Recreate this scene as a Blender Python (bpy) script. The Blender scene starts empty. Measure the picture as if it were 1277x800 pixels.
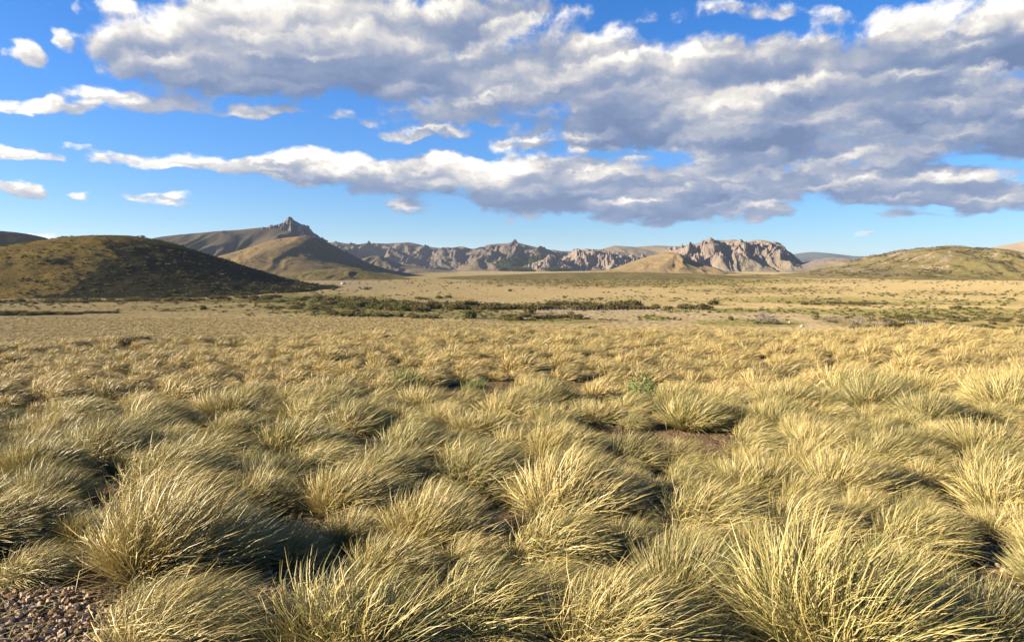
import bpy, math, random
import numpy as np
from mathutils import Vector

random.seed(7)
RNG = np.random.default_rng(11)
scene = bpy.context.scene
COL = scene.collection

# ------------------------------------------------------------------ camera, sky, sun, exposure
F = 922.0            # focal length in photograph pixels (1277 wide)
HOR = 333.0          # row of the true horizon
CAMZ = 1.65
PITCH = math.atan((400 - HOR) / F)
cam_d = bpy.data.cameras.new('camera')
cam = bpy.data.objects.new('camera', cam_d)
COL.objects.link(cam)
cam.location = (0, 0, CAMZ)
cam.rotation_euler = (math.pi / 2 - PITCH, 0, 0)
cam_d.sensor_width = 36
cam_d.lens = 36 * F / 1277
cam_d.clip_start = 0.1
cam_d.clip_end = 60000
scene.camera = cam

SUN_EL = math.radians(19.0)
SUN_AZ = math.radians(-98.0)       # clockwise from +Y, so far to the left and a little behind
SUND = Vector((math.sin(SUN_AZ) * math.cos(SUN_EL), math.cos(SUN_AZ) * math.cos(SUN_EL), math.sin(SUN_EL)))
sl = bpy.data.lights.new('sun', 'SUN')
sl.energy = 5.0
sl.angle = math.radians(0.5)
sl.color = (1.0, 0.87, 0.70)
so = bpy.data.objects.new('sun', sl)
COL.objects.link(so)
so.rotation_euler = SUND.to_track_quat('Z', 'Y').to_euler()

scene.view_settings.view_transform = 'Standard'
scene.view_settings.look = 'None'
scene.view_settings.exposure = 2.0
scene.view_settings.gamma = 1
scene.render.engine = 'CYCLES'
scene.cycles.max_bounces = 4
scene.cycles.diffuse_bounces = 1
scene.cycles.glossy_bounces = 1
scene.cycles.transmission_bounces = 3
scene.cycles.transparent_max_bounces = 4
scene.cycles.volume_bounces = 0
scene.cycles.use_denoising = True


def pdir(px, py):
    dx = (px - 638.5) / F
    dz = -(py - 400) / F
    return np.array([dx, math.cos(PITCH) + dz * math.sin(PITCH), -math.sin(PITCH) + dz * math.cos(PITCH)])


def azel(px, py):
    d = pdir(px, py)
    return math.atan2(d[0], d[1]), math.asin(d[2] / np.linalg.norm(d))


def at(px, py, Y):
    """World point seen at a photograph pixel when it stands Y metres ahead."""
    d = pdir(px, py)
    d = d * (Y / d[1])
    return d[0], Y, CAMZ + d[2]


class NT:
    def __init__(self, tree):
        self.t = tree

    def n(self, kind, ins=None, **props):
        nd = self.t.nodes.new(kind)
        for k, v in props.items():
            setattr(nd, k, v)
        for k, v in (ins or {}).items():
            s = nd.inputs[k]
            if isinstance(v, bpy.types.NodeSocket):
                self.t.links.new(v, s)
            else:
                s.default_value = v
        return nd

    def m(self, op, a, b=0.0, c=0.0, clamp=False):
        nd = self.n('ShaderNodeMath', {0: a, 1: b, 2: c}, operation=op, use_clamp=clamp)
        return nd.outputs[0]

    def vm(self, op, a, b=(0, 0, 0), c=(0, 0, 0)):
        nd = self.n('ShaderNodeVectorMath', operation=op)
        for i, v in enumerate((a, b, c)):
            if i >= len(nd.inputs):
                break
            if isinstance(v, bpy.types.NodeSocket):
                self.t.links.new(v, nd.inputs[i])
            else:
                nd.inputs[i].default_value = v
        return nd.outputs['Value'] if op in ('DOT_PRODUCT', 'LENGTH', 'DISTANCE') else nd.outputs[0]

    def mix(self, f, a, b, mode='MIX'):
        nd = self.n('ShaderNodeMix', data_type='RGBA', blend_type=mode)
        for i, v in ((0, f), (6, a), (7, b)):
            if isinstance(v, bpy.types.NodeSocket):
                self.t.links.new(v, nd.inputs[i])
            else:
                nd.inputs[i].default_value = v if i == 0 else (tuple(v) + (1,))[:4]
        return nd.outputs[2]

    def noise(self, vec, scale, detail=4, rough=0.5, dist=0.0, col=False):
        nd = self.n('ShaderNodeTexNoise', {'Vector': vec, 'Scale': scale, 'Detail': detail, 'Roughness': rough, 'Distortion': dist})
        return nd.outputs[1 if col else 0]

    def step(self, v, a, b, lo=0.0, hi=1.0):
        nd = self.n('ShaderNodeMapRange', {0: v, 1: a, 2: b, 3: lo, 4: hi}, interpolation_type='SMOOTHSTEP')
        return nd.outputs[0]


# clouds: (centre x, centre y, half width, half height, thickness) as seen from the camera, turned into
# azimuth and elevation of the real sky
CLOUDS = [
    # big upper left bank
    (240, 62, 115, 50, 1.0), (390, 35, 170, 62, 1.2), (350, 95, 120, 32, 1.1), (490, 75, 140, 55, 1.3), (570, 30, 130, 45, 1.0),
    (655, 18, 75, 26, .7),
    # central and right bank
    (600, 100, 110, 42, 1.0), (570, 140, 90, 18, .6), (700, 90, 110, 62, 1.1), (820, 105, 170, 58, 1.3), (800, 160, 150, 34, 1.1),
    (930, 140, 170, 62, 1.5), (960, 78, 190, 40, 1.1), (1080, 85, 160, 52, 1.2), (1120, 140, 190, 48, 1.5), (1235, 50, 120, 55, 1.1),
    (1250, 155, 110, 48, 1.2), (930, 190, 110, 28, .9), (1030, 190, 90, 30, .9), (1150, 20, 90, 22, .5),
    # small ones, upper left
    (28, 68, 30, 18, .75), (88, 47, 22, 16, .7), (140, 8, 34, 12, .45), (988, 8, 22, 9, .3), (1042, 20, 22, 18, .45), (900, 14, 60, 10, .25),
    # thin streaks
    (60, 133, 95, 8, .45), (185, 126, 95, 15, .65), (328, 140, 34, 8, .6), (545, 165, 75, 7, .45), (662, 180, 44, 10, .55), (450, 146, 50, 7, .4),
    # lower long bank
    (215, 204, 100, 9, .6), (330, 206, 110, 14, .85), (440, 210, 140, 24, 1.1), (560, 222, 150, 33, 1.3), (680, 230, 150, 40, 1.4),
    (800, 244, 140, 34, 1.4), (890, 232, 100, 34, 1.3), (800, 198, 28, 10, .6), (945, 240, 70, 20, .8),
    (1060, 222, 110, 26, 1.2), (1150, 236, 140, 24, 1.3), (1250, 246, 90, 22, 1.1), (1250, 215, 50, 10, .5), (1110, 190, 110, 26, 1.0),
    (500, 257, 28, 9, .6), (520, 260, 20, 7, .5), (955, 264, 46, 12, .7), (880, 262, 36, 10, .6), (1090, 295, 17, 4, .6), (1140, 268, 46, 8, .5),
    (20, 237, 38, 10, .7), (12, 190, 30, 7, .6), (112, 244, 15, 5, .6), (60, 196, 17, 6, .5), (100, 182, 40, 4, .35), (205, 249, 46, 4, .35),
    (128, 195, 16, 7, .55), (20, 292, 40, 5, .4),
]


AZR, ELR = math.radians(58), math.radians(27)


NA, NE = 230, 84


def cloud_cover_field():
    az = np.linspace(-AZR, AZR, NA)[:, None]
    el = np.linspace(0, ELR, NE)[None, :]
    acc = np.full((NA, NE), -1.1)
    for (cx, cy, rx, ry, am) in CLOUDS:
        a, e = azel(cx, cy)
        a2, _ = azel(cx + rx, cy)
        _, e2 = azel(cx, cy + ry)
        r2 = ((az - a) / (a2 - a)) ** 2 + ((el - e) / (e2 - e)) ** 2
        b = np.maximum(am * (1 - r2), -1.1)
        k = 0.25
        h = np.maximum(k - np.abs(acc - b), 0) / k
        acc = np.maximum(acc, b) + h ** 3 * k / 6
    return acc


def cloud_shade_field():
    """Painted light and shade of the cloud lobes, bright on top and sunward: lobes overlap, the lower ones in front."""
    az = np.linspace(-AZR, AZR, NA)[:, None]
    el = np.linspace(0, ELR, NE)[None, :]
    g = np.random.default_rng(4)
    acc = np.full((NA, NE), 0.62)
    lobes = []
    for (cx, cy, rx, ry, am) in CLOUDS:
        dark = {True: 0.16, False: 0.42}[am > .95]
        if cx > 640 and ry > 30:
            dark = 0.05
        lobes.append((cx, cy, rx, ry, dark, 1.0, cy - 300))
        if rx > 60 and ry > 14:
            for k in range(int(rx / 22)):
                u, v = g.uniform(-.9, .9), g.uniform(-.8, .75)
                f = g.uniform(.26, .6)
                lobes.append((cx + u * rx, cy + v * ry, rx * f, max(ry * f * 1.1, 7), dark + g.uniform(-.05, .2), g.uniform(.35, .85), cy + v * ry))
    lobes.sort(key=lambda q: q[6])
    for (cx, cy, rx, ry, dark, w0, _) in lobes:
        a, e = azel(cx, cy)
        a2, _ = azel(cx + rx, cy)
        _, e2 = azel(cx, cy + ry)
        u, v = (az - a) / (a2 - a), (el - e) / (e - e2)
        r = np.sqrt(u * u + v * v)
        t = np.clip((v * 0.9 - u * 0.30 + 0.15) / 1.1, 0, 1)
        t = t * t * (3 - 2 * t)
        w = np.clip((1.25 - r) / 0.5, 0, 1)
        w = w * w * (3 - 2 * w) * w0
        acc = acc * (1 - w) + (dark + (0.92 - dark) * t) * w
    return acc


def separable_mask(G, p, acc, R):
    """A field over azimuth and elevation, held in curve nodes as a sum of products f(az) * g(el)."""
    mean = acc.mean()
    U, S, V = np.linalg.svd(acc - mean, full_matrices=False)
    sp = G.n('ShaderNodeSeparateXYZ', {0: p})
    ta = G.m('MULTIPLY_ADD', sp.outputs[0], 0.5 / AZR, 0.5, clamp=True)
    te = G.m('MULTIPLY', sp.outputs[1], 1 / ELR, clamp=True)

    def curves(t, fs):
        cc = G.n('ShaderNodeCombineColor', {0: t, 1: t, 2: t}).outputs[0]
        nd = G.n('ShaderNodeRGBCurve', {1: cc})
        mp = nd.mapping
        mp.use_clip = False
        lo, hi = [], []
        for i, f in enumerate(fs):
            l, h = float(f.min()), float(f.max())
            lo.append(l)
            hi.append(h - l)
            pts = mp.curves[i].points
            xs = np.linspace(0, 1, len(f))
            ys = (f - l) / (h - l)
            pts[0].location = (0, ys[0])
            pts[1].location = (1, ys[-1])
            for x, y in zip(xs[1:-1], ys[1:-1]):
                pts.new(float(x), float(y))
            for q in pts:
                q.handle_type = 'AUTO'
        mp.update()
        return G.vm('MULTIPLY_ADD', nd.outputs[0], tuple(hi), tuple(lo))
    tot = None
    for k in range(0, R, 3):
        fa = curves(ta, [U[:, j] * S[j] ** .5 for j in range(k, k + 3)])
        fe = curves(te, [V[j] * S[j] ** .5 for j in range(k, k + 3)])
        d = G.vm('DOT_PRODUCT', fa, fe)
        tot = d if tot is None else G.m('ADD', tot, d)
    return G.m('ADD', tot, mean)


def build_world():
    w = bpy.data.worlds.new('World')
    scene.world = w
    w.use_nodes = True
    t = w.node_tree
    t.nodes.clear()
    N = NT(t)
    # density group: takes azimuth / elevation vector
    g = bpy.data.node_groups.new('cloud_density', 'ShaderNodeTree')
    g.interface.new_socket('p', in_out='INPUT', socket_type='NodeSocketVector')
    g.interface.new_socket('d', in_out='OUTPUT', socket_type='NodeSocketFloat')
    G = NT(g)
    gi = g.nodes.new('NodeGroupInput')
    go = g.nodes.new('NodeGroupOutput')
    sep = G.n('ShaderNodeSeparateXYZ', {0: gi.outputs[0]})
    az, el = sep.outputs[0], sep.outputs[1]
    hz = G.m('ADD', el, 0.20)
    q = G.n('ShaderNodeCombineXYZ', {0: G.m('MULTIPLY', az, 4.4), 1: G.m('MULTIPLY', G.m('LOGARITHM', hz, math.e), 2.3), 2: 3.7}).outputs[0]
    n1 = G.noise(q, 1.5, 3, 0.5)
    n2 = G.noise(q, 4.2, 9, 0.60, 0.2)
    # ragged outline: the blobs themselves are warped
    wv = G.noise(q, 2.6, 4, 0.55, col=True)
    wv = G.vm('MULTIPLY', G.vm('SUBTRACT', wv, (0.5, 0.5, 0.5)), (0.11, 0.045, 0))
    p = G.vm('ADD', gi.outputs[0], wv)
    mask = separable_mask(G, p, cloud_cover_field(), 18)
    nn = G.m('ADD', G.m('MULTIPLY', G.m('SUBTRACT', n1, 0.5), 1.1), G.m('MULTIPLY', G.m('SUBTRACT', n2, 0.5), 2.7))
    d = G.m('ADD', mask, nn)
    g.links.new(d, go.inputs[0])

    tc = N.n('ShaderNodeTexCoord')
    s = N.n('ShaderNodeSeparateXYZ', {0: tc.outputs['Generated']})
    az = N.m('ARCTAN2', s.outputs[0], s.outputs[1])
    el = N.m('MAXIMUM', N.m('ARCSINE', s.outputs[2]), -0.02)
    P = N.n('ShaderNodeCombineXYZ', {0: az, 1: el, 2: 0.0}).outputs[0]

    def dens(off):
        gg = N.n('ShaderNodeGroup')
        gg.node_tree = g
        t.links.new(N.vm('ADD', P, (off[0], off[1], 0)), gg.inputs[0])
        return gg.outputs[0]
    d0 = dens((0, 0))
    d1 = dens((-0.014, 0.016))
    d2 = dens((-0.030, 0.045))
    alpha = N.step(d0, -0.20, 0.52)
    # cloud light and shade, painted from the lobe map and density towards the sun
    hzf = N.m('ADD', el, 0.20)
    qf = N.n('ShaderNodeCombineXYZ', {0: N.m('MULTIPLY', az, 4.4), 1: N.m('MULTIPLY', N.m('LOGARITHM', hzf, math.e), 2.3), 2: 9.1}).outputs[0]
    wf_ = N.vm('MULTIPLY', N.vm('SUBTRACT', N.noise(qf, 5.5, 6, 0.6, col=True), (0.5, 0.5, 0.5)), (0.075, 0.055, 0))
    lobe_shade = separable_mask(N, N.vm('ADD', P, wf_), cloud_shade_field(), 42)
    rel = N.m('ADD', N.m('MULTIPLY', N.m('SUBTRACT', d0, d1), 0.22), N.m('MULTIPLY', N.m('SUBTRACT', d0, d2), 0.10))
    thick = N.step(d0, 0.2, 1.6, 0.06, -0.10)
    lit = N.m('ADD', N.m('ADD', lobe_shade, thick), rel, clamp=True)
    # clouds: shaded blue grey to warm white
    cr = N.n('ShaderNodeValToRGB', {0: lit})
    stops = [(0.0, (0.068, 0.095, 0.160)), (0.2, (0.092, 0.122, 0.188)), (0.42, (0.130, 0.152, 0.205)), (0.64, (0.205, 0.212, 0.235)), (0.85, (0.35, 0.33, 0.30)), (1.0, (0.48, 0.455, 0.41))]
    el_ = cr.color_ramp.elements
    el_[0].position, el_[0].color = stops[0][0], stops[0][1] + (1,)
    el_[1].position, el_[1].color = stops[-1][0], stops[-1][1] + (1,)
    for p_, c_ in stops[1:-1]:
        q_ = el_.new(p_)
        q_.color = c_ + (1,)
    c = N.vm('MULTIPLY', cr.outputs[0], (0.615, 0.62, 0.63))
    sky = N.n('ShaderNodeTexSky', sky_type='NISHITA')
    sky.sun_disc = False
    sky.sun_elevation = SUN_EL
    sky.sun_rotation = SUN_AZ
    sky.altitude = 900
    sky.dust_density = 0.3
    sky.ozone_density = 2.0
    skc = N.mix(1.0, sky.outputs[0], (0.0300, 0.0362, 0.0500), 'MULTIPLY')
    hs = N.n('ShaderNodeHueSaturation', {'Saturation': 1.2, 'Color': N.vm('MULTIPLY', skc, N.mix(N.step(el, 0.0, 0.24), (0.72, 0.80, 0.82), (1, 1, 1)))})
    full = N.mix(N.m('MULTIPLY', alpha, 0.97), hs.outputs[0], c)
    bg = N.n('ShaderNodeBackground', {0: full, 1: 1.0})
    out = N.n('ShaderNodeOutputWorld', {0: bg.outputs[0]})
    w.cycles.sampling_method = 'NONE'
    w.cycles.sample_map_resolution = 512


build_world()


# ------------------------------------------------------------------ numeric noise
def _hash(ix, iy, seed):
    h = (ix.astype(np.int64) * 374761393 + iy.astype(np.int64) * 668265263 + seed * 974711) & 0xFFFFFFFF
    h = ((h ^ (h >> 13)) * 1274126177) & 0xFFFFFFFF
    h = h ^ (h >> 16)
    return (h & 0xFFFFFF) / float(0xFFFFFF)


def vnoise(x, y, seed=0):
    ix, iy = np.floor(x), np.floor(y)
    fx, fy = x - ix, y - iy
    res = 0
    ux, uy = fx * fx * fx * (fx * (fx * 6 - 15) + 10), fy * fy * fy * (fy * (fy * 6 - 15) + 10)
    for dx in (0, 1):
        for dy in (0, 1):
            a = _hash(ix + dx, iy + dy, seed) * 2 * math.pi
            gdot = np.cos(a) * (fx - dx) + np.sin(a) * (fy - dy)
            res = res + gdot * (ux if dx else 1 - ux) * (uy if dy else 1 - uy)
    return res * 1.5


def fbm(x, y, o=4, seed=0, g=0.5):
    r, a, f = 0, 1.0, 1.0
    for i in range(o):
        r = r + a * vnoise(x * f + 13.1 * i, y * f + 7.7 * i, seed + i)
        a *= g
        f *= 2.03
    return r


def ridged(x, y, o=4, seed=0, g=0.5):
    r, a, f = 0, 1.0, 1.0
    for i in range(o):
        r = r + a * (1 - np.abs(vnoise(x * f + 5.1 * i, y * f + 9.7 * i, seed + i)) * 2)
        a *= g
        f *= 2.03
    return r


def cells(x, y, seed=0):
    """Value of the nearest jittered cell, and distance to its border."""
    ix, iy = np.floor(x), np.floor(y)
    best = np.full(x.shape, 9.0)
    sec = np.full(x.shape, 9.0)
    val = np.zeros(x.shape)
    for dx in (-1, 0, 1):
        for dy in (-1, 0, 1):
            cx, cy = ix + dx, iy + dy
            jx = cx + _hash(cx, cy, seed)
            jy = cy + _hash(cx, cy, seed + 51)
            d = np.hypot(x - jx, y - jy)
            v = _hash(cx, cy, seed + 99)
            nb = d < best
            sec = np.where(nb, best, np.minimum(sec, d))
            val = np.where(nb, v, val)
            best = np.where(nb, d, best)
    return val, sec - best


def sst(a, b, x):
    t = np.clip((x - a) / (b - a), 0, 1)
    return t * t * (3 - 2 * t)


# ------------------------------------------------------------------ mesh helpers
def mesh_np(name, verts, faces, smooth=False, attrs=None):
    """verts (N,3); faces (M,3) or (M,4)"""
    me = bpy.data.meshes.new(name)
    verts = np.asarray(verts, dtype=np.float32)
    faces = np.asarray(faces, dtype=np.int32)
    k = faces.shape[1]
    me.vertices.add(len(verts))
    me.vertices.foreach_set('co', verts.ravel())
    me.loops.add(faces.size)
    me.loops.foreach_set('vertex_index', faces.ravel())
    me.polygons.add(len(faces))
    me.polygons.foreach_set('loop_start', np.arange(len(faces), dtype=np.int32) * k)
    me.update(calc_edges=True)
    me.validate()
    me.polygons.foreach_set('use_smooth', np.full(len(me.polygons), smooth))
    for an, arr in (attrs or {}).items():
        arr = np.asarray(arr, dtype=np.float32)
        if arr.ndim == 1:
            a = me.attributes.new(an, 'FLOAT', 'POINT')
            a.data.foreach_set('value', arr)
        else:
            if arr.shape[1] == 3:
                arr = np.concatenate([arr, np.ones((len(arr), 1), np.float32)], 1)
            a = me.color_attributes.new(an, 'FLOAT_COLOR', 'POINT')
            a.data.foreach_set('color', arr.ravel())
    return me


def link(name, me, mat=None, parent=None, label=None, cat=None, group=None, kind=None, loc=None):
    o = bpy.data.objects.new(name, me)
    COL.objects.link(o)
    if mat is not None:
        me.materials.append(mat)
    if parent:
        o.parent = parent
    if loc is not None:
        o.location = loc
    for k, v in (('label', label), ('category', cat), ('group', group), ('kind', kind)):
        if v:
            o[k] = v
    return o


def grid_faces(nu, nv, wrap=False):
    i, j = np.meshgrid(np.arange(nu if wrap else nu - 1), np.arange(nv - 1), indexing='ij')
    i, j = i.ravel(), j.ravel()
    i2 = (i + 1) % nu
    return np.stack([i * nv + j, i2 * nv + j, i2 * nv + j + 1, i * nv + j + 1], 1)


def new_mat(name):
    m = bpy.data.materials.new(name)
    m.use_nodes = True
    t = m.node_tree
    t.nodes.clear()
    N = NT(t)
    out = N.n('ShaderNodeOutputMaterial')
    return m, N, out


# ------------------------------------------------------------------ terrain height
PY = np.array([-300, -60, 0, 3, 8, 15, 22, 28, 40, 70, 110, 145, 400, 1e5])
PZ = np.array([3.0, 1.2, 0, -0.04, -0.18, -0.42, -0.64, -0.85, -2.7, -8.5, -13.0, -15.0, -15.0, -15.0])
TB_A = (np.array([-900, -100, 200, 400, 520, 650, 780, 860, 980]) - 638.5) / F
TB_Y = np.array([15.15 * F / (v - HOR) for v in (397, 397, 394, 393, 398, 404, 411, 419, 440)])


def smooth_profile(y):
    s = 0
    for k, wgt in ((-1, .25), (0, .5), (1, .25)):
        s = s + wgt * np.interp(y + k * np.clip(np.abs(y) * 0.12, 0.5, 14), PY, PZ)
    return s


def terrace(x, y):
    a = x / np.maximum(y, 1)
    b = np.interp(a, TB_A, TB_Y)
    n = 9 * fbm(x / 40, y / 40, 3, 5)
    return sst(6, -4, y + n - b) * sst(100, 140, y)


def ground_h(x, y):
    x = np.asarray(x, float)
    y = np.asarray(y, float)
    z = smooth_profile(y)
    cross = np.where(x < 0, 0.026 * x, 0.0 * x)
    z = z + np.clip(cross, -1.5, 0.5) * sst(3, 15, y) * sst(150, 60, y)
    z = z + 0.05 * fbm(x / 1.3, y / 1.3, 2, 3) * sst(60, 30, np.abs(y))
    z = z + 0.22 * fbm(x / 9, y / 9, 2, 8) * sst(90, 50, np.abs(y)) * sst(4, 12, np.hypot(x, y))
    z = z + 1.5 * terrace(x, y)
    far = sst(150, 500, y)
    z = z + far * (0.55 * fbm(x / 60, y / 60, 3, 21) + 1.3 * fbm(x / 300, y / 300, 2, 4) * sst(400, 1200, y))
    return z


def flat_px(x, y):
    """Photograph pixel of a point on the level valley floor."""
    yy = np.maximum(y, 1)
    return 638.5 + F * x / yy, HOR + F * 16.65 / yy


def on_floor(px, py, terr=False):
    """Ground point under a photograph pixel (valley floor)."""
    d = (15.15 if terr else 16.65) * F / (py - HOR)
    for _ in range(6):
        x = (px - 638.5) / F * d
        h = float(ground_h(x, d))
        d = (CAMZ - h) * F / (py - HOR)
    return (px - 638.5) / F * d, d


# land cover patches: (px, py, rx, ry, weight)
GREEN = [(400, 376, 90, 9, 1), (470, 386, 120, 11, 1.1), (560, 388, 80, 9, .9), (620, 393, 60, 5, .7), (960, 387, 130, 3, .9), (1150, 388, 190, 4, .9),
         (830, 397, 26, 3, .9), (930, 403, 60, 5, .9), (800, 347, 180, 5, .5), (1020, 374, 130, 4, .6), (1200, 377, 90, 2.5, .6), (680, 401, 60, 3, .5),
         (240, 383, 90, 4, .35), (890, 352, 80, 3, .5)]
OLIVE = [(1150, 398, 150, 9, 1.1), (1250, 406, 130, 7, 1.1), (760, 352, 170, 6, .8), (1060, 378, 70, 3, .8), (900, 350, 200, 3, .4), (690, 400, 90, 2.5, .6),
         (180, 375, 260, 3, .7), (950, 362, 100, 4, .45), (1200, 366, 120, 3, .35)]
PALE = [(720, 394, 190, 9, 1), (900, 396, 210, 9, 1.1), (1000, 401, 120, 8, 1), (480, 391, 90, 2, .5), (400, 352, 60, 3, 1.1), (440, 358, 60, 3.5, 1.2),
        (360, 346, 50, 2, 1.2), (1100, 409, 90, 3, 1), (330, 340, 40, 2, 1.1)]
GOLD = [(700, 364, 300, 6, 1), (1000, 382, 220, 3, .7), (200, 405, 400, 14, 1), (300, 380, 160, 3, .6), (1150, 356, 160, 6, .6), (1100, 370, 200, 5, .4),
        (560, 356, 140, 3, .7)]


def patches(lst, u, v):
    r = np.full(u.shape, -1.0)
    for (cx, cy, rx, ry, w) in lst:
        r = np.maximum(r, w * (1.4 - ((u - cx) / rx) ** 2 - ((v - cy) / ry) ** 2))
    return r


def land_cover(x, y):
    u, v = flat_px(x, y)
    v = v + 1.6 * fbm(x / 24, y / 60, 3, 31)
    u = u + 26 * fbm(x / 30, y / 90, 3, 41)
    n = fbm(x / 14, y / 22, 4, 77)
    out = []
    for k, lst in enumerate((GREEN, OLIVE, PALE, GOLD)):
        out.append(sst(-0.05, 0.75, patches(lst, u, v) + 0.75 * n * (1 if k % 2 else -1)))
    return np.stack(out, 1)


def mat_ground():
    m, N, out = new_mat('ground_soil_and_grass')
    geo = N.n('ShaderNodeNewGeometry')
    P = geo.outputs['Position']
    cov = N.n('ShaderNodeAttribute', attribute_name='cover')
    sp = N.n('ShaderNodeSeparateColor', {0: cov.outputs[0]})
    gold_w = N.n('ShaderNodeAttribute', attribute_name='gold').outputs['Fac']
    nearw = N.n('ShaderNodeAttribute', attribute_name='near').outputs['Fac']
    big = N.noise(P, 0.02, 5, 0.6)
    mid = N.noise(P, 0.16, 5, 0.65)
    fine = N.noise(P, 0.9, 4, 0.7)
    base = N.mix(N.step(big, 0.35, 0.65), (0.272, 0.204, 0.088), (0.320, 0.248, 0.116))
    base = N.mix(N.step(mid, 0.52, 0.72), base, (0.202, 0.158, 0.057))
    base = N.mix(gold_w, base, N.mix(N.step(mid, 0.3, 0.7), (0.344, 0.260, 0.120), (0.280, 0.216, 0.100)))
    base = N.mix(sp.outputs[2], base, N.mix(N.step(mid, 0.35, 0.65), (0.309, 0.242, 0.141), (0.242, 0.188, 0.098)))
    base = N.mix(N.m('MULTIPLY', sp.outputs[1], 0.8), base, N.mix(N.step(mid, 0.35, 0.65), (0.114, 0.090, 0.030), (0.202, 0.158, 0.061)))
    base = N.mix(N.m('MULTIPLY', sp.outputs[0], 0.85), base, N.mix(N.step(mid, 0.35, 0.65), (0.114, 0.111, 0.030), (0.195, 0.168, 0.057)))
    # tufted texture: dark gaps between tufts
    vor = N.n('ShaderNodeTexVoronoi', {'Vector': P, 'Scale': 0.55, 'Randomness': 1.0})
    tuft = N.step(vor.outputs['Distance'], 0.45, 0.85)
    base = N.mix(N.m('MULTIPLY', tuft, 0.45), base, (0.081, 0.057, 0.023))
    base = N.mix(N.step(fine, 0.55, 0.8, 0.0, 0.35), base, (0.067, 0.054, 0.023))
    # near soil: reddish gravelly earth under the tussocks
    f1 = N.noise(P, 14, 6, 0.7)
    vs = N.n('ShaderNodeTexVoronoi', {'Vector': P, 'Scale': 38.0})
    soil = N.mix(N.step(f1, 0.3, 0.7), (0.068, 0.046, 0.026), (0.152, 0.104, 0.058))
    soil = N.mix(N.step(vs.outputs['Distance'], 0.5, 0.1, 0.0, 0.5), soil, (0.176, 0.116, 0.072))
    base = N.mix(nearw, base, soil)
    b1 = N.n('ShaderNodeBump', {'Strength': 0.8, 'Distance': 0.5, 'Height': N.m('SUBTRACT', N.m('MULTIPLY', fine, 0.8), vor.outputs['Distance'])})
    b2 = N.n('ShaderNodeBump', {'Strength': N.m('MULTIPLY', nearw, 1.0), 'Distance': 0.02, 'Height': N.m('SUBTRACT', f1, vs.outputs['Distance']),
                                'Normal': b1.outputs[0]})
    bs = N.n('ShaderNodeBsdfDiffuse', {'Color': base, 'Roughness': 0.6, 'Normal': b2.outputs[0]})
    N.t.links.new(bs.outputs[0], out.inputs[0])
    return m


def build_ground():
    front = np.arange(-52, 52.001, 0.16)
    back = np.arange(55, 305.01, 5.0)
    ang = np.radians(np.concatenate([front, back]))
    rad = np.concatenate([[0.05], np.geomspace(0.6, 14000, 500)])
    A, R = np.meshgrid(ang, rad, indexing='ij')
    X, Y = R * np.sin(A), R * np.cos(A)
    Z = ground_h(X.ravel(), Y.ravel())
    v = np.stack([X.ravel(), Y.ravel(), Z], 1)
    cov = land_cover(v[:, 0], v[:, 1])
    near = sst(60, 40, np.hypot(v[:, 0], v[:, 1]))
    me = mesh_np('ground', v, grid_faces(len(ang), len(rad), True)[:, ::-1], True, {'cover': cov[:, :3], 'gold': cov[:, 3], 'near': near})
    # make normals point up
    link('ground', me, mat_ground(), kind='structure', label='tawny grass plain with green and sandy patches running to the mountains')


build_ground()


# ------------------------------------------------------------------ hills
def mat_hill(name, cols, rock=None, scrub=None, scrub_w=0.5, sc=1.0, bump=0.6, rock_lo=0.55, strata=False):
    """cols: two grass colours; rock: two rock or painted shade colours placed where the 'rock' attribute is high"""
    m, N, out = new_mat(name)
    geo = N.n('ShaderNodeNewGeometry')
    P = geo.outputs['Position']
    big = N.noise(P, 0.012 * sc, 5, 0.6)
    mid = N.noise(P, 0.07 * sc, 5, 0.65)
    fine = N.noise(P, 0.35 * sc, 5, 0.75)
    c = N.mix(N.step(big, 0.35, 0.65), cols[0], cols[1])
    if len(cols) > 2:
        c = N.mix(N.step(mid, 0.45, 0.65, 0.0, 0.7), c, cols[2])
    if scrub:
        c = N.mix(N.step(fine, 0.5, 0.64, 0.0, scrub_w), c, scrub)
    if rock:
        ra = N.n('ShaderNodeAttribute', attribute_name='rock').outputs['Fac']  # rock mask; on the dark hills it places scrub and painted shade
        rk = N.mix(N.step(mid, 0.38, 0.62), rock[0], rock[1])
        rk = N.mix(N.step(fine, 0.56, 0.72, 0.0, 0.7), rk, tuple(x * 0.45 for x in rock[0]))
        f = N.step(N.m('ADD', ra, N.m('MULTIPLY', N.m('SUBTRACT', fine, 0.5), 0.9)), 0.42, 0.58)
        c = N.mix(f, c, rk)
    b = N.n('ShaderNodeBump', {'Strength': bump, 'Distance': 3.0 / sc ** 0.5, 'Height': N.m('ADD', fine, N.m('MULTIPLY', mid, 1.5))})
    bs = N.n('ShaderNodeBsdfDiffuse', {'Color': c, 'Roughness': 0.5, 'Normal': b.outputs[0]})
    N.t.links.new(bs.outputs[0], out.inputs[0])
    return m


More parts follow.
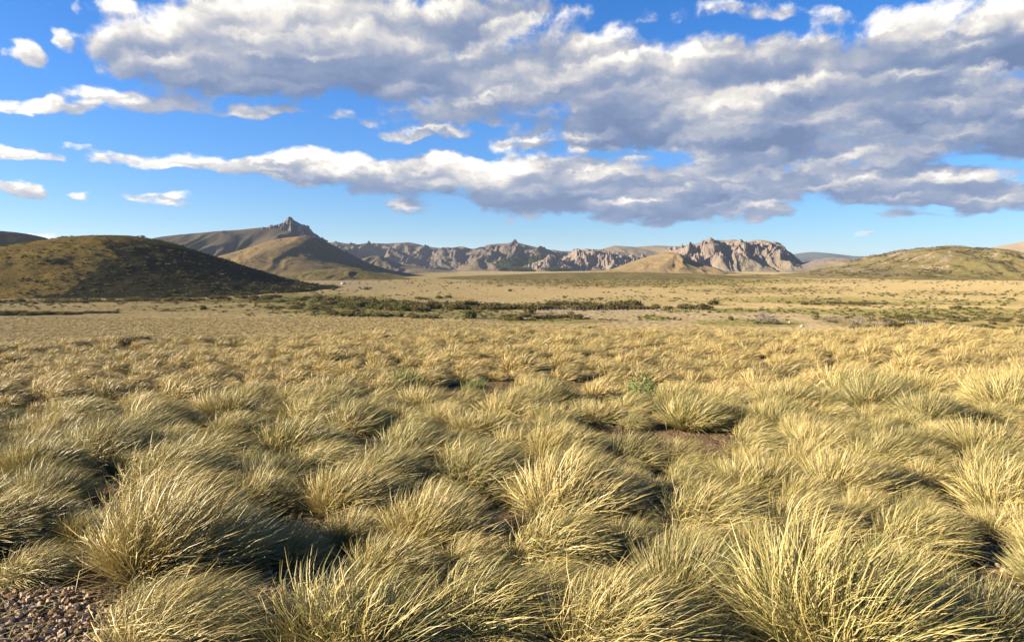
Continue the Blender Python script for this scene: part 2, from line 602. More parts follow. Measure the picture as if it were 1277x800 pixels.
def hill(name, label, cat, d, prof, wf, wb, mat, nx=300, ny=160, noise=0.06, nscale=60, rock=None, seed=0, power=1.0, spurs=0.0,
         spur_len=90, crag=None, kind='structure', skew=0.0, base=-17.0):
    """Ridge whose skyline follows prof (photograph pixels) at distance d; falls away over wf metres to the front, wb to the back."""
    px = np.array([p[0] for p in prof], float)
    pz = np.array([at(p[0], p[1], d)[2] for p in prof])
    X = (px - 638.5) / F * d
    xs = np.linspace(X[0], X[-1], nx)
    # smooth interpolation of the skyline
    dense = np.linspace(X[0], X[-1], 2000)
    zz = np.interp(dense, X, pz)
    span = max(3, int(2000 * 0.012))
    ker = np.hanning(span * 2 + 1)
    ker /= ker.sum()
    zz = np.convolve(np.pad(zz, span, mode='edge'), ker, 'valid')
    crest = np.interp(xs, dense, zz)
    t = np.linspace(-1, 1, ny)
    ys = np.where(t < 0, d + t * wf, d + t * wb)
    XX, YY = np.meshgrid(xs, ys, indexing='ij')
    CR = np.repeat(crest[:, None], ny, 1)
    wob = fbm(XX / (spur_len * 2.2), YY * 0 + seed, 2, seed + 3)
    T = np.repeat(t[None, :], nx, 0) + skew * (XX - xs.mean()) / (xs[-1] - xs[0])
    fall = (0.5 + 0.5 * np.cos(np.pi * np.clip(np.abs(T), 0, 1))) ** power
    hgt = np.maximum(CR - base, 0)
    H = hgt * fall
    mid = np.clip(4 * fall * (1 - fall), 0, 1)
    if spurs:
        s = ridged(XX / spur_len + 0.25 * fbm(XX / spur_len, YY / spur_len, 2, seed), YY / (spur_len * 3.5), 3, seed) - 1.0
        H = H + spurs * hgt * (mid * 1.1) * s
    H = H + noise * hgt.max() * fbm(XX / nscale, YY / nscale, 5, seed + 7, 0.55) * (0.15 + mid) * sst(0, 0.15, fall)
    rk = np.zeros_like(H)
    if crag is not None:
        H, rk = crag(XX, YY, H, fall, hgt, T)
    if rock is not None:
        rk = np.maximum(rk, rock(XX, YY, T, fall))
    edge = sst(0, 0.04, (XX - xs[0]) / (xs[-1] - xs[0])) * sst(1, 0.96, (XX - xs[0]) / (xs[-1] - xs[0]))
    Z = base + H * (edge if (pz[0] < base + 12 and pz[-1] < base + 12) else 1.0)
    Z = np.where((np.abs(T) >= 0.995), base - 4, Z)
    v = np.stack([XX.ravel(), YY.ravel(), Z.ravel()], 1)
    c = v.mean(0)
    c[2] = base
    me = mesh_np(name, v - c, grid_faces(nx, ny), True, {'rock': rk.ravel()})  # 'rock' also carries the painted shade of the dark hills
    o = link(name, me, mat, kind=kind, label=label, cat=cat, loc=c)
    return (xs, ys, Z)


def sample(h, x, y):
    xs, ys, Z = h
    i = np.clip(np.interp(x, xs, np.arange(len(xs))), 0, len(xs) - 1.001)
    j = np.clip(np.interp(y, ys, np.arange(len(ys))), 0, len(ys) - 1.001)
    i0, j0 = i.astype(int), j.astype(int)
    fi, fj = i - i0, j - j0
    return (Z[i0, j0] * (1 - fi) * (1 - fj) + Z[i0 + 1, j0] * fi * (1 - fj) + Z[i0, j0 + 1] * (1 - fi) * fj + Z[i0 + 1, j0 + 1] * fi * fj)


def crag_towers(size, amp, lo=0.35, seed=0, rows=2, stretch=1.0, patch=0, top=0.3):
    """Blocky pinnacles: cell heights break the slope into cliffs."""
    def f(XX, YY, H, fall, hgt, T):
        wx = XX + size * 0.5 * fbm(XX / size, YY / size, 2, seed + 1)
        wy = YY + size * 0.5 * fbm(XX / size, YY / size, 2, seed + 2)
        v1, e1 = cells(wx / size, wy / (size * stretch), seed)
        v2, e2 = cells(wx / (size * 0.42), wy / (size * 0.42 * stretch), seed + 5)
        v3, e3 = cells(wx / (size * 0.18), wy / (size * 0.18 * stretch), seed + 8)
        t = v1 * 0.55 + v2 * 0.33 + v3 * 0.12 - 0.5
        gate = sst(lo, lo + 0.25, fall)
        if patch:
            gate = gate * sst(-0.15, 0.25, fbm(XX / patch, YY / patch, 3, seed + 30))
        crack = -0.35 * (1 - sst(0, 0.12, e1)) - 0.2 * (1 - sst(0, 0.15, e2))
        tp = 1 - (1 - top) * sst(0.75, 0.98, fall)
        H2 = H + amp * gate * tp * (t + crack * 0.6)
        return H2, sst(0.25, 0.75, gate + 0.25 * fbm(XX / size, YY / size, 3, seed + 9))
    return f


ROCKP = ((0.135, 0.108, 0.078), (0.090, 0.077, 0.062))
ROCKG = ((0.110, 0.094, 0.081), (0.149, 0.119, 0.100))

M_dark = mat_hill('hill_scrub_and_painted_shade', [(0.175, 0.123, 0.032), (0.110, 0.081, 0.026), (0.084, 0.059, 0.029)], rock=((0.018, 0.018, 0.010), (0.034, 0.030, 0.014)), scrub=(0.022, 0.021, 0.012), scrub_w=0.75, sc=3.0, bump=0.8)  # rock slot holds a dark scrub tone that also paints the hills' shade
M_grey = mat_hill('hill_grey_grass', [(0.123, 0.097, 0.062), (0.149, 0.116, 0.071)], rock=ROCKG, scrub=(0.065, 0.055, 0.032), scrub_w=0.35, sc=0.9, bump=0.35)
M_shaded = mat_hill('hill_cloud_shaded_grass', [(0.068, 0.059, 0.042), (0.084, 0.071, 0.049)], scrub=(0.039, 0.035, 0.026), scrub_w=0.4, sc=0.9, bump=0.3)  # darker than the other grey hills: cloud shade put into the colour
M_cone = mat_hill('hill_tan_grass', [(0.188, 0.136, 0.065), (0.162, 0.119, 0.055), (0.188, 0.123, 0.062)], rock=((0.233, 0.139, 0.078), (0.188, 0.116, 0.071)), scrub=(0.071, 0.065, 0.026),
                  scrub_w=0.5, sc=1.2, bump=0.4)
M_ridge = mat_hill('mountain_rock_and_grass', [(0.129, 0.100, 0.065), (0.156, 0.116, 0.075), (0.091, 0.078, 0.045)], rock=ROCKP, scrub=(0.052, 0.049, 0.029), scrub_w=0.6, sc=1.1, bump=1.0)
M_butte = mat_hill('pink_cliff_rock', [(0.162, 0.135, 0.092), (0.185, 0.150, 0.096)], rock=((0.223, 0.168, 0.122), (0.150, 0.122, 0.096)), scrub=(0.092, 0.077, 0.046), scrub_w=0.4, sc=1.0, bump=0.9)
M_blue = mat_hill('far_cloud_shaded_slope', [(0.039, 0.049, 0.039), (0.052, 0.059, 0.045)], sc=0.4, bump=0.3)  # dark colour stands in for cloud shade and haze
M_green = mat_hill('hill_olive_scrub', [(0.149, 0.116, 0.049), (0.116, 0.094, 0.035), (0.084, 0.071, 0.026)], rock=((0.207, 0.162, 0.116), (0.156, 0.123, 0.087)), scrub=(0.045, 0.045, 0.016),
                   scrub_w=0.75, sc=1.4, bump=0.7)
M_rosy = mat_hill('hill_rosy_grass', [(0.220, 0.168, 0.110), (0.200, 0.156, 0.103)], scrub=(0.129, 0.097, 0.065), scrub_w=0.3, sc=0.8, bump=0.3)

# far blue ridge, right
hill('mountain', 'dark blue cloud-shaded mountain ridge far off, between the cliffs and the right hill', 'mountain', 8000,
     [(930, 330), (970, 320), (1000, 315), (1012, 314), (1035, 316), (1060, 319), (1085, 320), (1110, 318), (1150, 322), (1200, 334)], 900, 900, M_blue, noise=0.03,
     nscale=500, spurs=0.15, spur_len=500, seed=3)
# smooth grey ridge behind
hill('mountain', 'smooth grey ridge behind the cone hill, left of the pink cliffs', 'mountain', 4700,
     [(700, 338), (735, 315), (765, 306), (790, 308), (815, 306), (845, 307), (870, 303), (890, 299), (915, 300), (950, 312), (1000, 338)], 900, 900, M_grey, noise=0.05,
     nscale=300, spurs=0.2, spur_len=300, seed=5)
# long rocky range
h_range = hill('mountain', 'long rocky range across the middle distance with crags and a wooded foot', 'mountain', 3900,
     [(360, 318), (395, 306), (415, 302), (430, 303), (450, 305), (480, 304), (512, 302), (530, 307), (555, 310), (575, 307), (592, 311), (602, 309), (612, 305),
      (622, 306), (640, 302), (655, 305), (680, 311), (705, 314), (730, 311), (760, 314), (800, 322), (850, 336)], 1000, 700, M_ridge, nx=700, ny=360, noise=0.09,
     nscale=110, spurs=0.36, spur_len=170, seed=11, crag=crag_towers(40, 12, 0.1, 4, top=0.0), power=0.9)
# cliff at the right end of the range
hill('rock_cliff', 'pink castle-like cliff at the right end of the long range', 'cliff', 3300,
     [(660, 338), (690, 330), (700, 324), (712, 317), (718, 310), (725, 312), (742, 311), (752, 312), (760, 317), (768, 316), (785, 320), (800, 326), (815, 332), (840, 338)],
     300, 300, M_butte, nx=300, ny=220, noise=0.06, nscale=90, spurs=0.3, spur_len=70, seed=15, crag=crag_towers(42, 55, 0.2, 8), power=0.6)
# dark crags left of it
hill('rock_cliff', 'narrow jagged grey crags in front of the range, right of the dark woods', 'cliff', 3100,
     [(640, 339), (655, 334), (668, 328), (684, 319), (690, 318), (697, 322), (706, 330), (720, 339)], 160, 200, M_butte, nx=160, ny=160, noise=0.06, nscale=60, spurs=0.3,
     spur_len=50, seed=25, crag=crag_towers(30, 48, 0.15, 18), power=0.6)
# great pink butte
hill('rock_butte', 'great pink rock butte with towers and deep shadowed clefts', 'rock butte', 2800,
     [(795, 340), (815, 326), (828, 318), (840, 312), (852, 309), (862, 306), (874, 302), (884, 300), (892, 302), (905, 300), (913, 299), (920, 302), (932, 301), (940, 299),
      (948, 300), (953, 304), (960, 301), (967, 303), (971, 311), (978, 314), (985, 322), (1000, 334), (1020, 340)],
     330, 300, M_butte, nx=520, ny=380, noise=0.10, nscale=60, spurs=0.35, spur_len=120, seed=33, crag=crag_towers(70, 58, 0.2, 21, top=0.05), power=0.7)
# low tan hill right of the butte
hill('hill', 'low tan hill with small rocks, right of the pink butte', 'hill', 2600,
     [(930, 342), (965, 338), (990, 332), (1010, 326), (1030, 322), (1045, 321), (1070, 325), (1110, 334), (1150, 342)], 350, 400, M_grey, noise=0.06, nscale=100, spurs=0.2,
     spur_len=110, seed=35, crag=crag_towers(22, 9, 0.75, 6))
# shaded knoll between the spire and the range
hill('hill', 'small grey knoll right of the orange-topped hill, below the range', 'hill', 2500,
     [(410, 342), (435, 332), (452, 323), (465, 319), (476, 319), (487, 324), (505, 331), (540, 336), (590, 341)], 260, 260, M_grey, noise=0.04, nscale=80, spurs=0.15,
     spur_len=90, seed=37)
# mountain carrying the spire
hill('mountain', 'broad grey grassy mountain below the rock spire', 'mountain', 2000,
     [(90, 338), (140, 318), (180, 303), (215, 295), (250, 291), (290, 288), (320, 285), (340, 283), (362, 282), (385, 290), (410, 303), (440, 322), (480, 341)], 480, 450, M_shaded,
     nx=380, ny=220, noise=0.04, nscale=170, spurs=0.16, spur_len=190, seed=41, power=0.9)
hill('rock_spire', 'sharp grey rock spire on the skyline above the broad mountain', 'rock spire', 1960,
     [(330, 296), (335, 284), (341, 280.5), (346, 282), (350, 280), (354, 277.5), (358, 276.5), (361, 272.5), (364, 270), (367, 274), (371, 276), (376, 278.5), (381, 281), (386, 286), (392, 293), (402, 306)],
     60, 70, mat_hill('spire_rock', [(0.15, 0.14, 0.125), (0.19, 0.17, 0.15)], rock=((0.12, 0.115, 0.11), (0.18, 0.165, 0.15)), sc=1.5, bump=0.8), nx=220, ny=160, noise=0.04, nscale=22, spurs=0.25, spur_len=26,
     seed=43, crag=crag_towers(15, 26, 0.2, 12, stretch=1.2, top=0.12), power=0.4, base=75, rock=lambda X, Y, T, f: 1.0 + 0 * X)
# left background hills
hill('hill', 'pale low ridge on the far left horizon behind the dark slope', 'hill', 2600,
     [(-60, 320), (0, 304), (35, 297), (60, 300), (90, 303), (120, 301), (140, 304), (200, 330)], 400, 400, M_grey, noise=0.05, nscale=150, spurs=0.2, spur_len=150, seed=45)
hill('hill', 'dark shaded hillside with rocks at the far left edge', 'hill', 1150,
     [(-420, 345), (-300, 305), (-180, 286), (-90, 282), (-20, 286), (0, 288), (14, 290), (28, 294), (45, 299), (58, 302), (75, 309), (100, 322), (135, 340)], 330, 300, M_dark,
     noise=0.05, nscale=70, spurs=0.2, spur_len=80, seed=47, rock=lambda X, Y, T, f: 0.9 + 0 * X, skew=-0.5)  # dark tone over the whole slope, shade painted into its colour
# orange topped cone hill
h_cone = hill('hill', 'conical tan hill with an orange stony top in front of the spire', 'hill', 1350,
     [(200, 352), (245, 342), (275, 326), (300, 317), (330, 306), (350, 299), (365, 296), (378, 295), (388, 294), (398, 297), (412, 304), (430, 314), (455, 327), (480, 336), (520, 345),
      (560, 350)], 400, 330, M_cone, nx=380, ny=240, noise=0.02, nscale=70, spurs=0.05, spur_len=120, seed=51,
     rock=lambda X, Y, T, f: 0.62 * sst(0.80, 0.97, f) * sst(0.7, 0.3, np.abs(T)) * sst(-520, -440, X))
# low green foothill in front of the cone hill
hill('hill', 'low olive foothill at the base of the orange-topped hill', 'hill', 1020,
     [(310, 352), (350, 344), (385, 338), (410, 335), (440, 335), (460, 339), (490, 345), (530, 350)], 150, 200, M_green, nx=200, ny=120, noise=0.06, nscale=40, spurs=0.2,
     spur_len=60, seed=53)
# small cone, mid right
hill('hill', 'smooth tan cone-shaped hill left of the pink cliffs', 'hill', 1900,
     [(690, 346), (730, 341), (765, 335), (795, 324), (815, 317.5), (828, 314.5), (836, 314), (845, 317), (862, 325), (885, 335), (910, 341), (950, 346)], 300, 300, M_cone, noise=0.03,
     nscale=60, spurs=0.12, spur_len=80, seed=55)
hill('hill', 'gentle olive swell of the plain below the cone-shaped hill', 'hill', 1250,
     [(480, 350), (560, 345), (640, 342), (700, 340), (780, 339), (860, 341), (930, 344), (1010, 347), (1080, 350)], 330, 300, M_green, nx=400, noise=0.10, nscale=60, spurs=0.1,
     spur_len=100, seed=57)
# right hills
hill('hill', 'smooth rosy hill at the right edge of the skyline', 'hill', 2300,
     [(1130, 338), (1180, 325), (1215, 315), (1240, 308), (1277, 301), (1330, 292), (1400, 296), (1500, 320)], 500, 500, M_rosy, noise=0.04, nscale=200, spurs=0.2, spur_len=200, seed=61)
hill('hill', 'small pale summit peeping over the rocky hill on the right', 'hill', 1700,
     [(1120, 330), (1160, 309), (1178, 306), (1192, 306), (1204, 309), (1230, 318), (1260, 330)], 250, 250, M_grey, noise=0.03, nscale=60, seed=63)
h_right = hill('hill', 'broad olive hill with rock outcrops along its top, on the right', 'hill', 1250,
     [(930, 349), (990, 344), (1040, 338), (1080, 329), (1105, 320), (1122, 314), (1140, 310), (1165, 308), (1190, 309), (1215, 312), (1250, 316), (1290, 319), (1360, 322), (1440, 335),
      (1500, 349)], 420, 350, M_green, nx=440, ny=260, noise=0.06, nscale=50, spurs=0.2, spur_len=110, seed=65,
     rock=lambda X, Y, T, f: 0.60 * sst(0.25, 0.6, fbm(X / 26, Y / 16, 5, 71, 0.8) + 0.3 * f) * sst(0.4, 0.65, f))
hill('rock_cliff', 'low broken line of pale rocks along the top of the right hill', 'rocks', 1240,
     [(1100, 325), (1112, 318), (1120, 314.5), (1130, 313), (1138, 311), (1150, 310.8), (1160, 309.8), (1168, 309.5), (1176, 311.5), (1190, 318)], 26, 24, M_butte, nx=170, ny=70,
     noise=0.05, nscale=10, seed=81, crag=crag_towers(9, 6, 0.15, 31, top=0.25), power=0.45, base=14, rock=lambda X, Y, T, f: 0.9 + 0 * X)
# the near dark hill on the left
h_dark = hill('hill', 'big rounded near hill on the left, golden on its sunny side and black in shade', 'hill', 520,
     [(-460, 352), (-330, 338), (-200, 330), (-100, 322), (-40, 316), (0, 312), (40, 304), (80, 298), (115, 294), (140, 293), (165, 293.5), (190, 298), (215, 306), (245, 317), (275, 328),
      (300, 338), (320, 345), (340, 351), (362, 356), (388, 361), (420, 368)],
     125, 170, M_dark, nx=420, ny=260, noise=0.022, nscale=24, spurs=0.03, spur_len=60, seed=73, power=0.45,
              rock=lambda X, Y, T, f: sst(-0.15, 0.35, (X + 243) / 60 + 0.2 * (520 - Y) / 60 + 0.4 * fbm(X / 30, Y / 30, 5, 5, 0.6)))  # dark scrub plus painted shade on the right flank, cut along the shadow edge


# ------------------------------------------------------------------ scattering (stuff only)
def proto_collection(name, meshes):
    c = bpy.data.collections.new(name)
    for i, me in enumerate(meshes):
        o = bpy.data.objects.new(name + '_source', me)
        c.objects.link(o)
    return c


def scatter(name, label, cat, pts, rot, scl, idx, coll):
    n = len(pts)
    me = bpy.data.meshes.new(name)
    me.vertices.add(n)
    me.vertices.foreach_set('co', np.asarray(pts, np.float32).ravel())
    a = me.attributes.new('rot', 'FLOAT_VECTOR', 'POINT')
    a.data.foreach_set('vector', np.asarray(rot, np.float32).ravel())
    a = me.attributes.new('scl', 'FLOAT_VECTOR', 'POINT')
    a.data.foreach_set('vector', np.asarray(scl, np.float32).ravel())
    a = me.attributes.new('pick', 'INT', 'POINT')
    a.data.foreach_set('value', np.asarray(idx, np.int32))
    o = link(name, me, label=label, cat=cat, kind='stuff')
    ng = bpy.data.node_groups.new(name + '_scatter', 'GeometryNodeTree')
    ng.interface.new_socket('Geometry', in_out='INPUT', socket_type='NodeSocketGeometry')
    ng.interface.new_socket('Geometry', in_out='OUTPUT', socket_type='NodeSocketGeometry')
    N = NT(ng)
    gi, go = ng.nodes.new('NodeGroupInput'), ng.nodes.new('NodeGroupOutput')
    ci = N.n('GeometryNodeCollectionInfo', {0: coll})
    ci.inputs[1].default_value = True
    ci.inputs[2].default_value = True
    ra = N.n('GeometryNodeInputNamedAttribute', data_type='FLOAT_VECTOR')
    ra.inputs[0].default_value = 'rot'
    sa = N.n('GeometryNodeInputNamedAttribute', data_type='FLOAT_VECTOR')
    sa.inputs[0].default_value = 'scl'
    ia = N.n('GeometryNodeInputNamedAttribute', data_type='INT')
    ia.inputs[0].default_value = 'pick'
    ip = N.n('GeometryNodeInstanceOnPoints')
    L = ng.links.new
    L(gi.outputs[0], ip.inputs['Points'])
    L(ci.outputs[0], ip.inputs['Instance'])
    ip.inputs['Pick Instance'].default_value = True
    L(ia.outputs[0], ip.inputs['Instance Index'])
    L(ra.outputs[0], ip.inputs['Rotation'])
    L(sa.outputs[0], ip.inputs['Scale'])
    L(ip.outputs[0], go.inputs[0])
    md = o.modifiers.new('scatter', 'NODES')
    md.node_group = ng
    return o


# ------------------------------------------------------------------ bunchgrass
def mat_blade(name, tip, pale, green, base, gw=0.35):
    m, N, out = new_mat(name)
    at_ = N.n('ShaderNodeAttribute', attribute_name='blade')
    s = N.n('ShaderNodeSeparateColor', {0: at_.outputs[0]})
    r, v, r2 = s.outputs[0], s.outputs[1], s.outputs[2]
    oi = N.n('ShaderNodeObjectInfo')
    rnd = oi.outputs['Random']
    g = N.step(N.m('ADD', r, N.m('MULTIPLY', N.m('SUBTRACT', rnd, 0.5), 0.55)), 0.95 - gw, 1.2 - gw)
    c = N.mix(r2, tip, pale)
    c = N.mix(g, c, green)
    c = N.mix(N.step(v, 0.55, 0.05), c, base)  # brown blade foot, darkened further to paint the shade between tussocks
    c = N.mix(N.m('MULTIPLY', N.step(rnd, 0.62, 1.0), 0.38), c, (tip[0] * 0.62, tip[1] * 0.66, tip[2] * 0.95))
    d = N.n('ShaderNodeBsdfPrincipled', {'Base Color': c, 'Roughness': 0.5})
    d.inputs['Specular IOR Level'].default_value = 0.35
    tr = N.n('ShaderNodeBsdfTranslucent', {'Color': c})
    mx = N.n('ShaderNodeMixShader', {0: 0.09, 1: d.outputs[0], 2: tr.outputs[0]})
    N.t.links.new(mx.outputs[0], out.inputs[0])
    return m


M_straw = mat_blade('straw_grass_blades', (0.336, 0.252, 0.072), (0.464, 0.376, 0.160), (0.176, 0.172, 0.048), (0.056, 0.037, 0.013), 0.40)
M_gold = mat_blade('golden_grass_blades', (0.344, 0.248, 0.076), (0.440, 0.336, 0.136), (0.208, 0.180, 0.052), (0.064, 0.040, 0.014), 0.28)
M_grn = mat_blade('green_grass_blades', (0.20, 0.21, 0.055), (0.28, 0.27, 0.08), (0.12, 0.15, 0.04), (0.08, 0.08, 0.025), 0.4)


def tussock_mesh(name, nb, K, width, seed, L0=0.72, R0=0.17, splay=52, wind=0.95, droop=0.5, wild=0.0):
    g = np.random.default_rng(seed)
    # several tillers (sub clumps) make the tuft uneven
    nt = 9
    tc = g.normal(0, R0 * 0.55, (nt, 2))
    tw = g.uniform(0.75, 1.15, nt)
    tl = g.normal(0, 0.16, (nt, 2))
    k = g.integers(0, nt, nb)
    u = np.sqrt(g.random(nb))
    ph = g.random(nb) * 2 * math.pi
    rr = np.stack([np.cos(ph), np.sin(ph)], 1)
    root = tc[k] + rr * (u * R0 * 0.55)[:, None]
    sp = np.radians(splay) * (u ** 0.9) * g.uniform(0.55, 1.1, nb)
    hd = np.stack([rr[:, 0] * np.sin(sp), rr[:, 1] * np.sin(sp), np.cos(sp)], 1)
    hd[:, :2] += tl[k] + g.normal(0, 0.08, (nb, 2))
    hd /= np.linalg.norm(hd, axis=1)[:, None]
    Ls = L0 * tw[k] * g.uniform(0.55, 1.12, nb) * (1 - 0.12 * u)
    wv = wind * g.uniform(0.55, 1.3, nb)
    dr = droop * g.uniform(0.4, 1.4, nb)
    stray = g.random(nb) < (0.05 + wild)
    dr = np.where(stray, dr * 1.9 + 0.2, dr)
    wind_v = np.array([0.96, 0.22, 0.0])
    p = np.concatenate([root, np.full((nb, 1), -0.03)], 1)
    P = [p]
    D = [hd]
    snap = (g.random(nb) < 0.05) & (K > 3)
    snap_v = g.normal(0, 1, (nb, 3)) * np.array([1, 1, .4]) - np.array([0, 0, .8])
    for s in range(K):
        f = (s + 1) / K
        d = hd + wind_v * (wv * (f ** 1.25))[:, None]
        d[:, 2] -= dr * f ** 2.2
        if s >= K - 2:
            d = np.where(snap[:, None], snap_v, d)
        d /= np.linalg.norm(d, axis=1)[:, None]
        p = p + d * (Ls / K)[:, None]
        P.append(p)
        D.append(d)
    P = np.stack(P, 1)
    D = np.stack(D, 1)
    side = np.cross(D, g.normal(0, 1, (nb, 1, 3)))
    side /= np.linalg.norm(side, axis=2)[:, :, None] + 1e-9
    ww = width * g.uniform(0.45, 1.5, nb)
    prof = np.array([(1.0 - 0.25 * (i / K)) if i < K else 0.12 for i in range(K + 1)])
    off = side * (ww[:, None] * prof[None, :] * 0.5)[:, :, None]
    A, B = P - off, P + off
    V = np.stack([A, B], 2).reshape(-1, 3)
    V[:, 2] = np.maximum(V[:, 2], -0.04)
    b0 = (np.arange(nb) * (K + 1) * 2)[:, None]
    q = np.arange(K)[None, :] * 2
    fc = np.stack([b0 + q, b0 + q + 1, b0 + q + 3, b0 + q + 2], 2).reshape(-1, 4)
    r1 = np.repeat(g.random(nb), (K + 1) * 2)
    r2 = np.repeat(g.random(nb), (K + 1) * 2)
    vv = np.tile(np.repeat(np.linspace(0, 1, K + 1), 2), nb)
    return mesh_np(name, V, fc, True, {'blade': np.stack([r1, vv, r2], 1)})


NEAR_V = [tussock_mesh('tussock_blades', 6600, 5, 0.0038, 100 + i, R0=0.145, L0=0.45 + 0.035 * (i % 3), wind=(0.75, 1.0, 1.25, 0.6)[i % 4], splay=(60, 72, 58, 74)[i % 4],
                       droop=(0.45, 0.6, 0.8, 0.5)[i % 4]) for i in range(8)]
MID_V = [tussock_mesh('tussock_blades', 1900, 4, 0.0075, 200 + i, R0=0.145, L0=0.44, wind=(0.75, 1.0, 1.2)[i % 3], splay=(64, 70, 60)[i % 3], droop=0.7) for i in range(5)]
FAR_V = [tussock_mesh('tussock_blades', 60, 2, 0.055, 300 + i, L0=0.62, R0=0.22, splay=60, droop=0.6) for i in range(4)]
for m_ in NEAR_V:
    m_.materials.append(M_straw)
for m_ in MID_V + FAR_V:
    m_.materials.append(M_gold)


def near_ground(px, py):
    """Ground point seen at a pixel of the near field."""
    d = pdir(px, py)
    lo, hi = 1.0, 60.0
    for _ in range(50):
        mdl = (lo + hi) / 2
        x, y, z = d[0] * mdl / d[1], mdl, CAMZ + d[2] * mdl / d[1]
        if z > float(ground_h(x, y)):
            lo = mdl
        else:
            hi = mdl
    return x, y, float(ground_h(x, y))


# foreground clumps: base pixel, size, mesh variant, turn, label
SPECIAL = [
    (215, 822, 1.1, 2, .2, 'tall swept tussock bending right over the black hollow, bottom left'),
    (40, 722, 0.72, 2, .1, 'low combed tussock lying over to the right beside the bare gravel patch'),
    (15, 668, 1.05, 1, -.1, 'rounded straw tussock cut by the left edge above the gravel patch'),
    (205, 648, 1.2, 1, 0, 'big dome-shaped tussock between two black hollows on the left'),
    (330, 640, .8, 0, .3, 'small upright tussock right of the big dome on the left'),
    (430, 640, 1.1, 0, .1, 'shaggy tussock beside the bare brown patch left of centre'),
    (455, 812, 1.3, 3, 0, 'wide yellow-green tussock at the bottom just left of centre'),
    (590, 790, 1.2, 2, .15, 'long-haired tussock arching right at the bottom centre'),
    (545, 690, 1.1, 0, .1, 'dense pale tussock behind the bottom centre clumps'),
    (690, 700, 1.1, 2, -.1, 'arching grey-green tussock just right of centre'),
    (790, 690, .62, 1, .5, 'small spiky pale green tussock in a dark gap right of centre'),
    (760, 812, .95, 1, -.2, 'dark-based tussock at the bottom, right of the arching clumps'),
    (880, 760, 1.1, 0, .2, 'leaning straw tussock left of the largest clump at the bottom right'),
    (1050, 812, 1.35, 3, 0, 'largest fan-shaped tussock at the bottom right'),
    (1010, 670, 1.0, 1, .1, 'golden tussock directly behind the largest fan-shaped clump'),
    (1130, 690, 1.05, 2, 0, 'rust-tinted tussock sweeping right toward the dark gap'),
    (1245, 815, .8, 0, .3, 'sparse green-tinged tussock in the bottom right corner'),
    (1260, 640, 1.1, 1, 0, 'full golden tussock cut by the right edge'),
]
HOLLOWS = [(325, 785, 70, 80), (120, 625, 38, 26), (610, 645, 38, 12), (470, 560, 25, 5), (1240, 545, 30, 6), (700, 480, 18, 4), (610, 486, 26, 5), (-170, 815, 350, 100), (0, 800, 90, 120), (350, 668, 30, 22), (1225, 745, 55, 50)]


def screen(x, y, z):
    zz = (z - CAMZ)
    fwd = y * math.cos(PITCH) - zz * math.sin(PITCH)
    up = y * math.sin(PITCH) + zz * math.cos(PITCH)
    return 638.5 + F * x / fwd, 400 - F * up / fwd, fwd


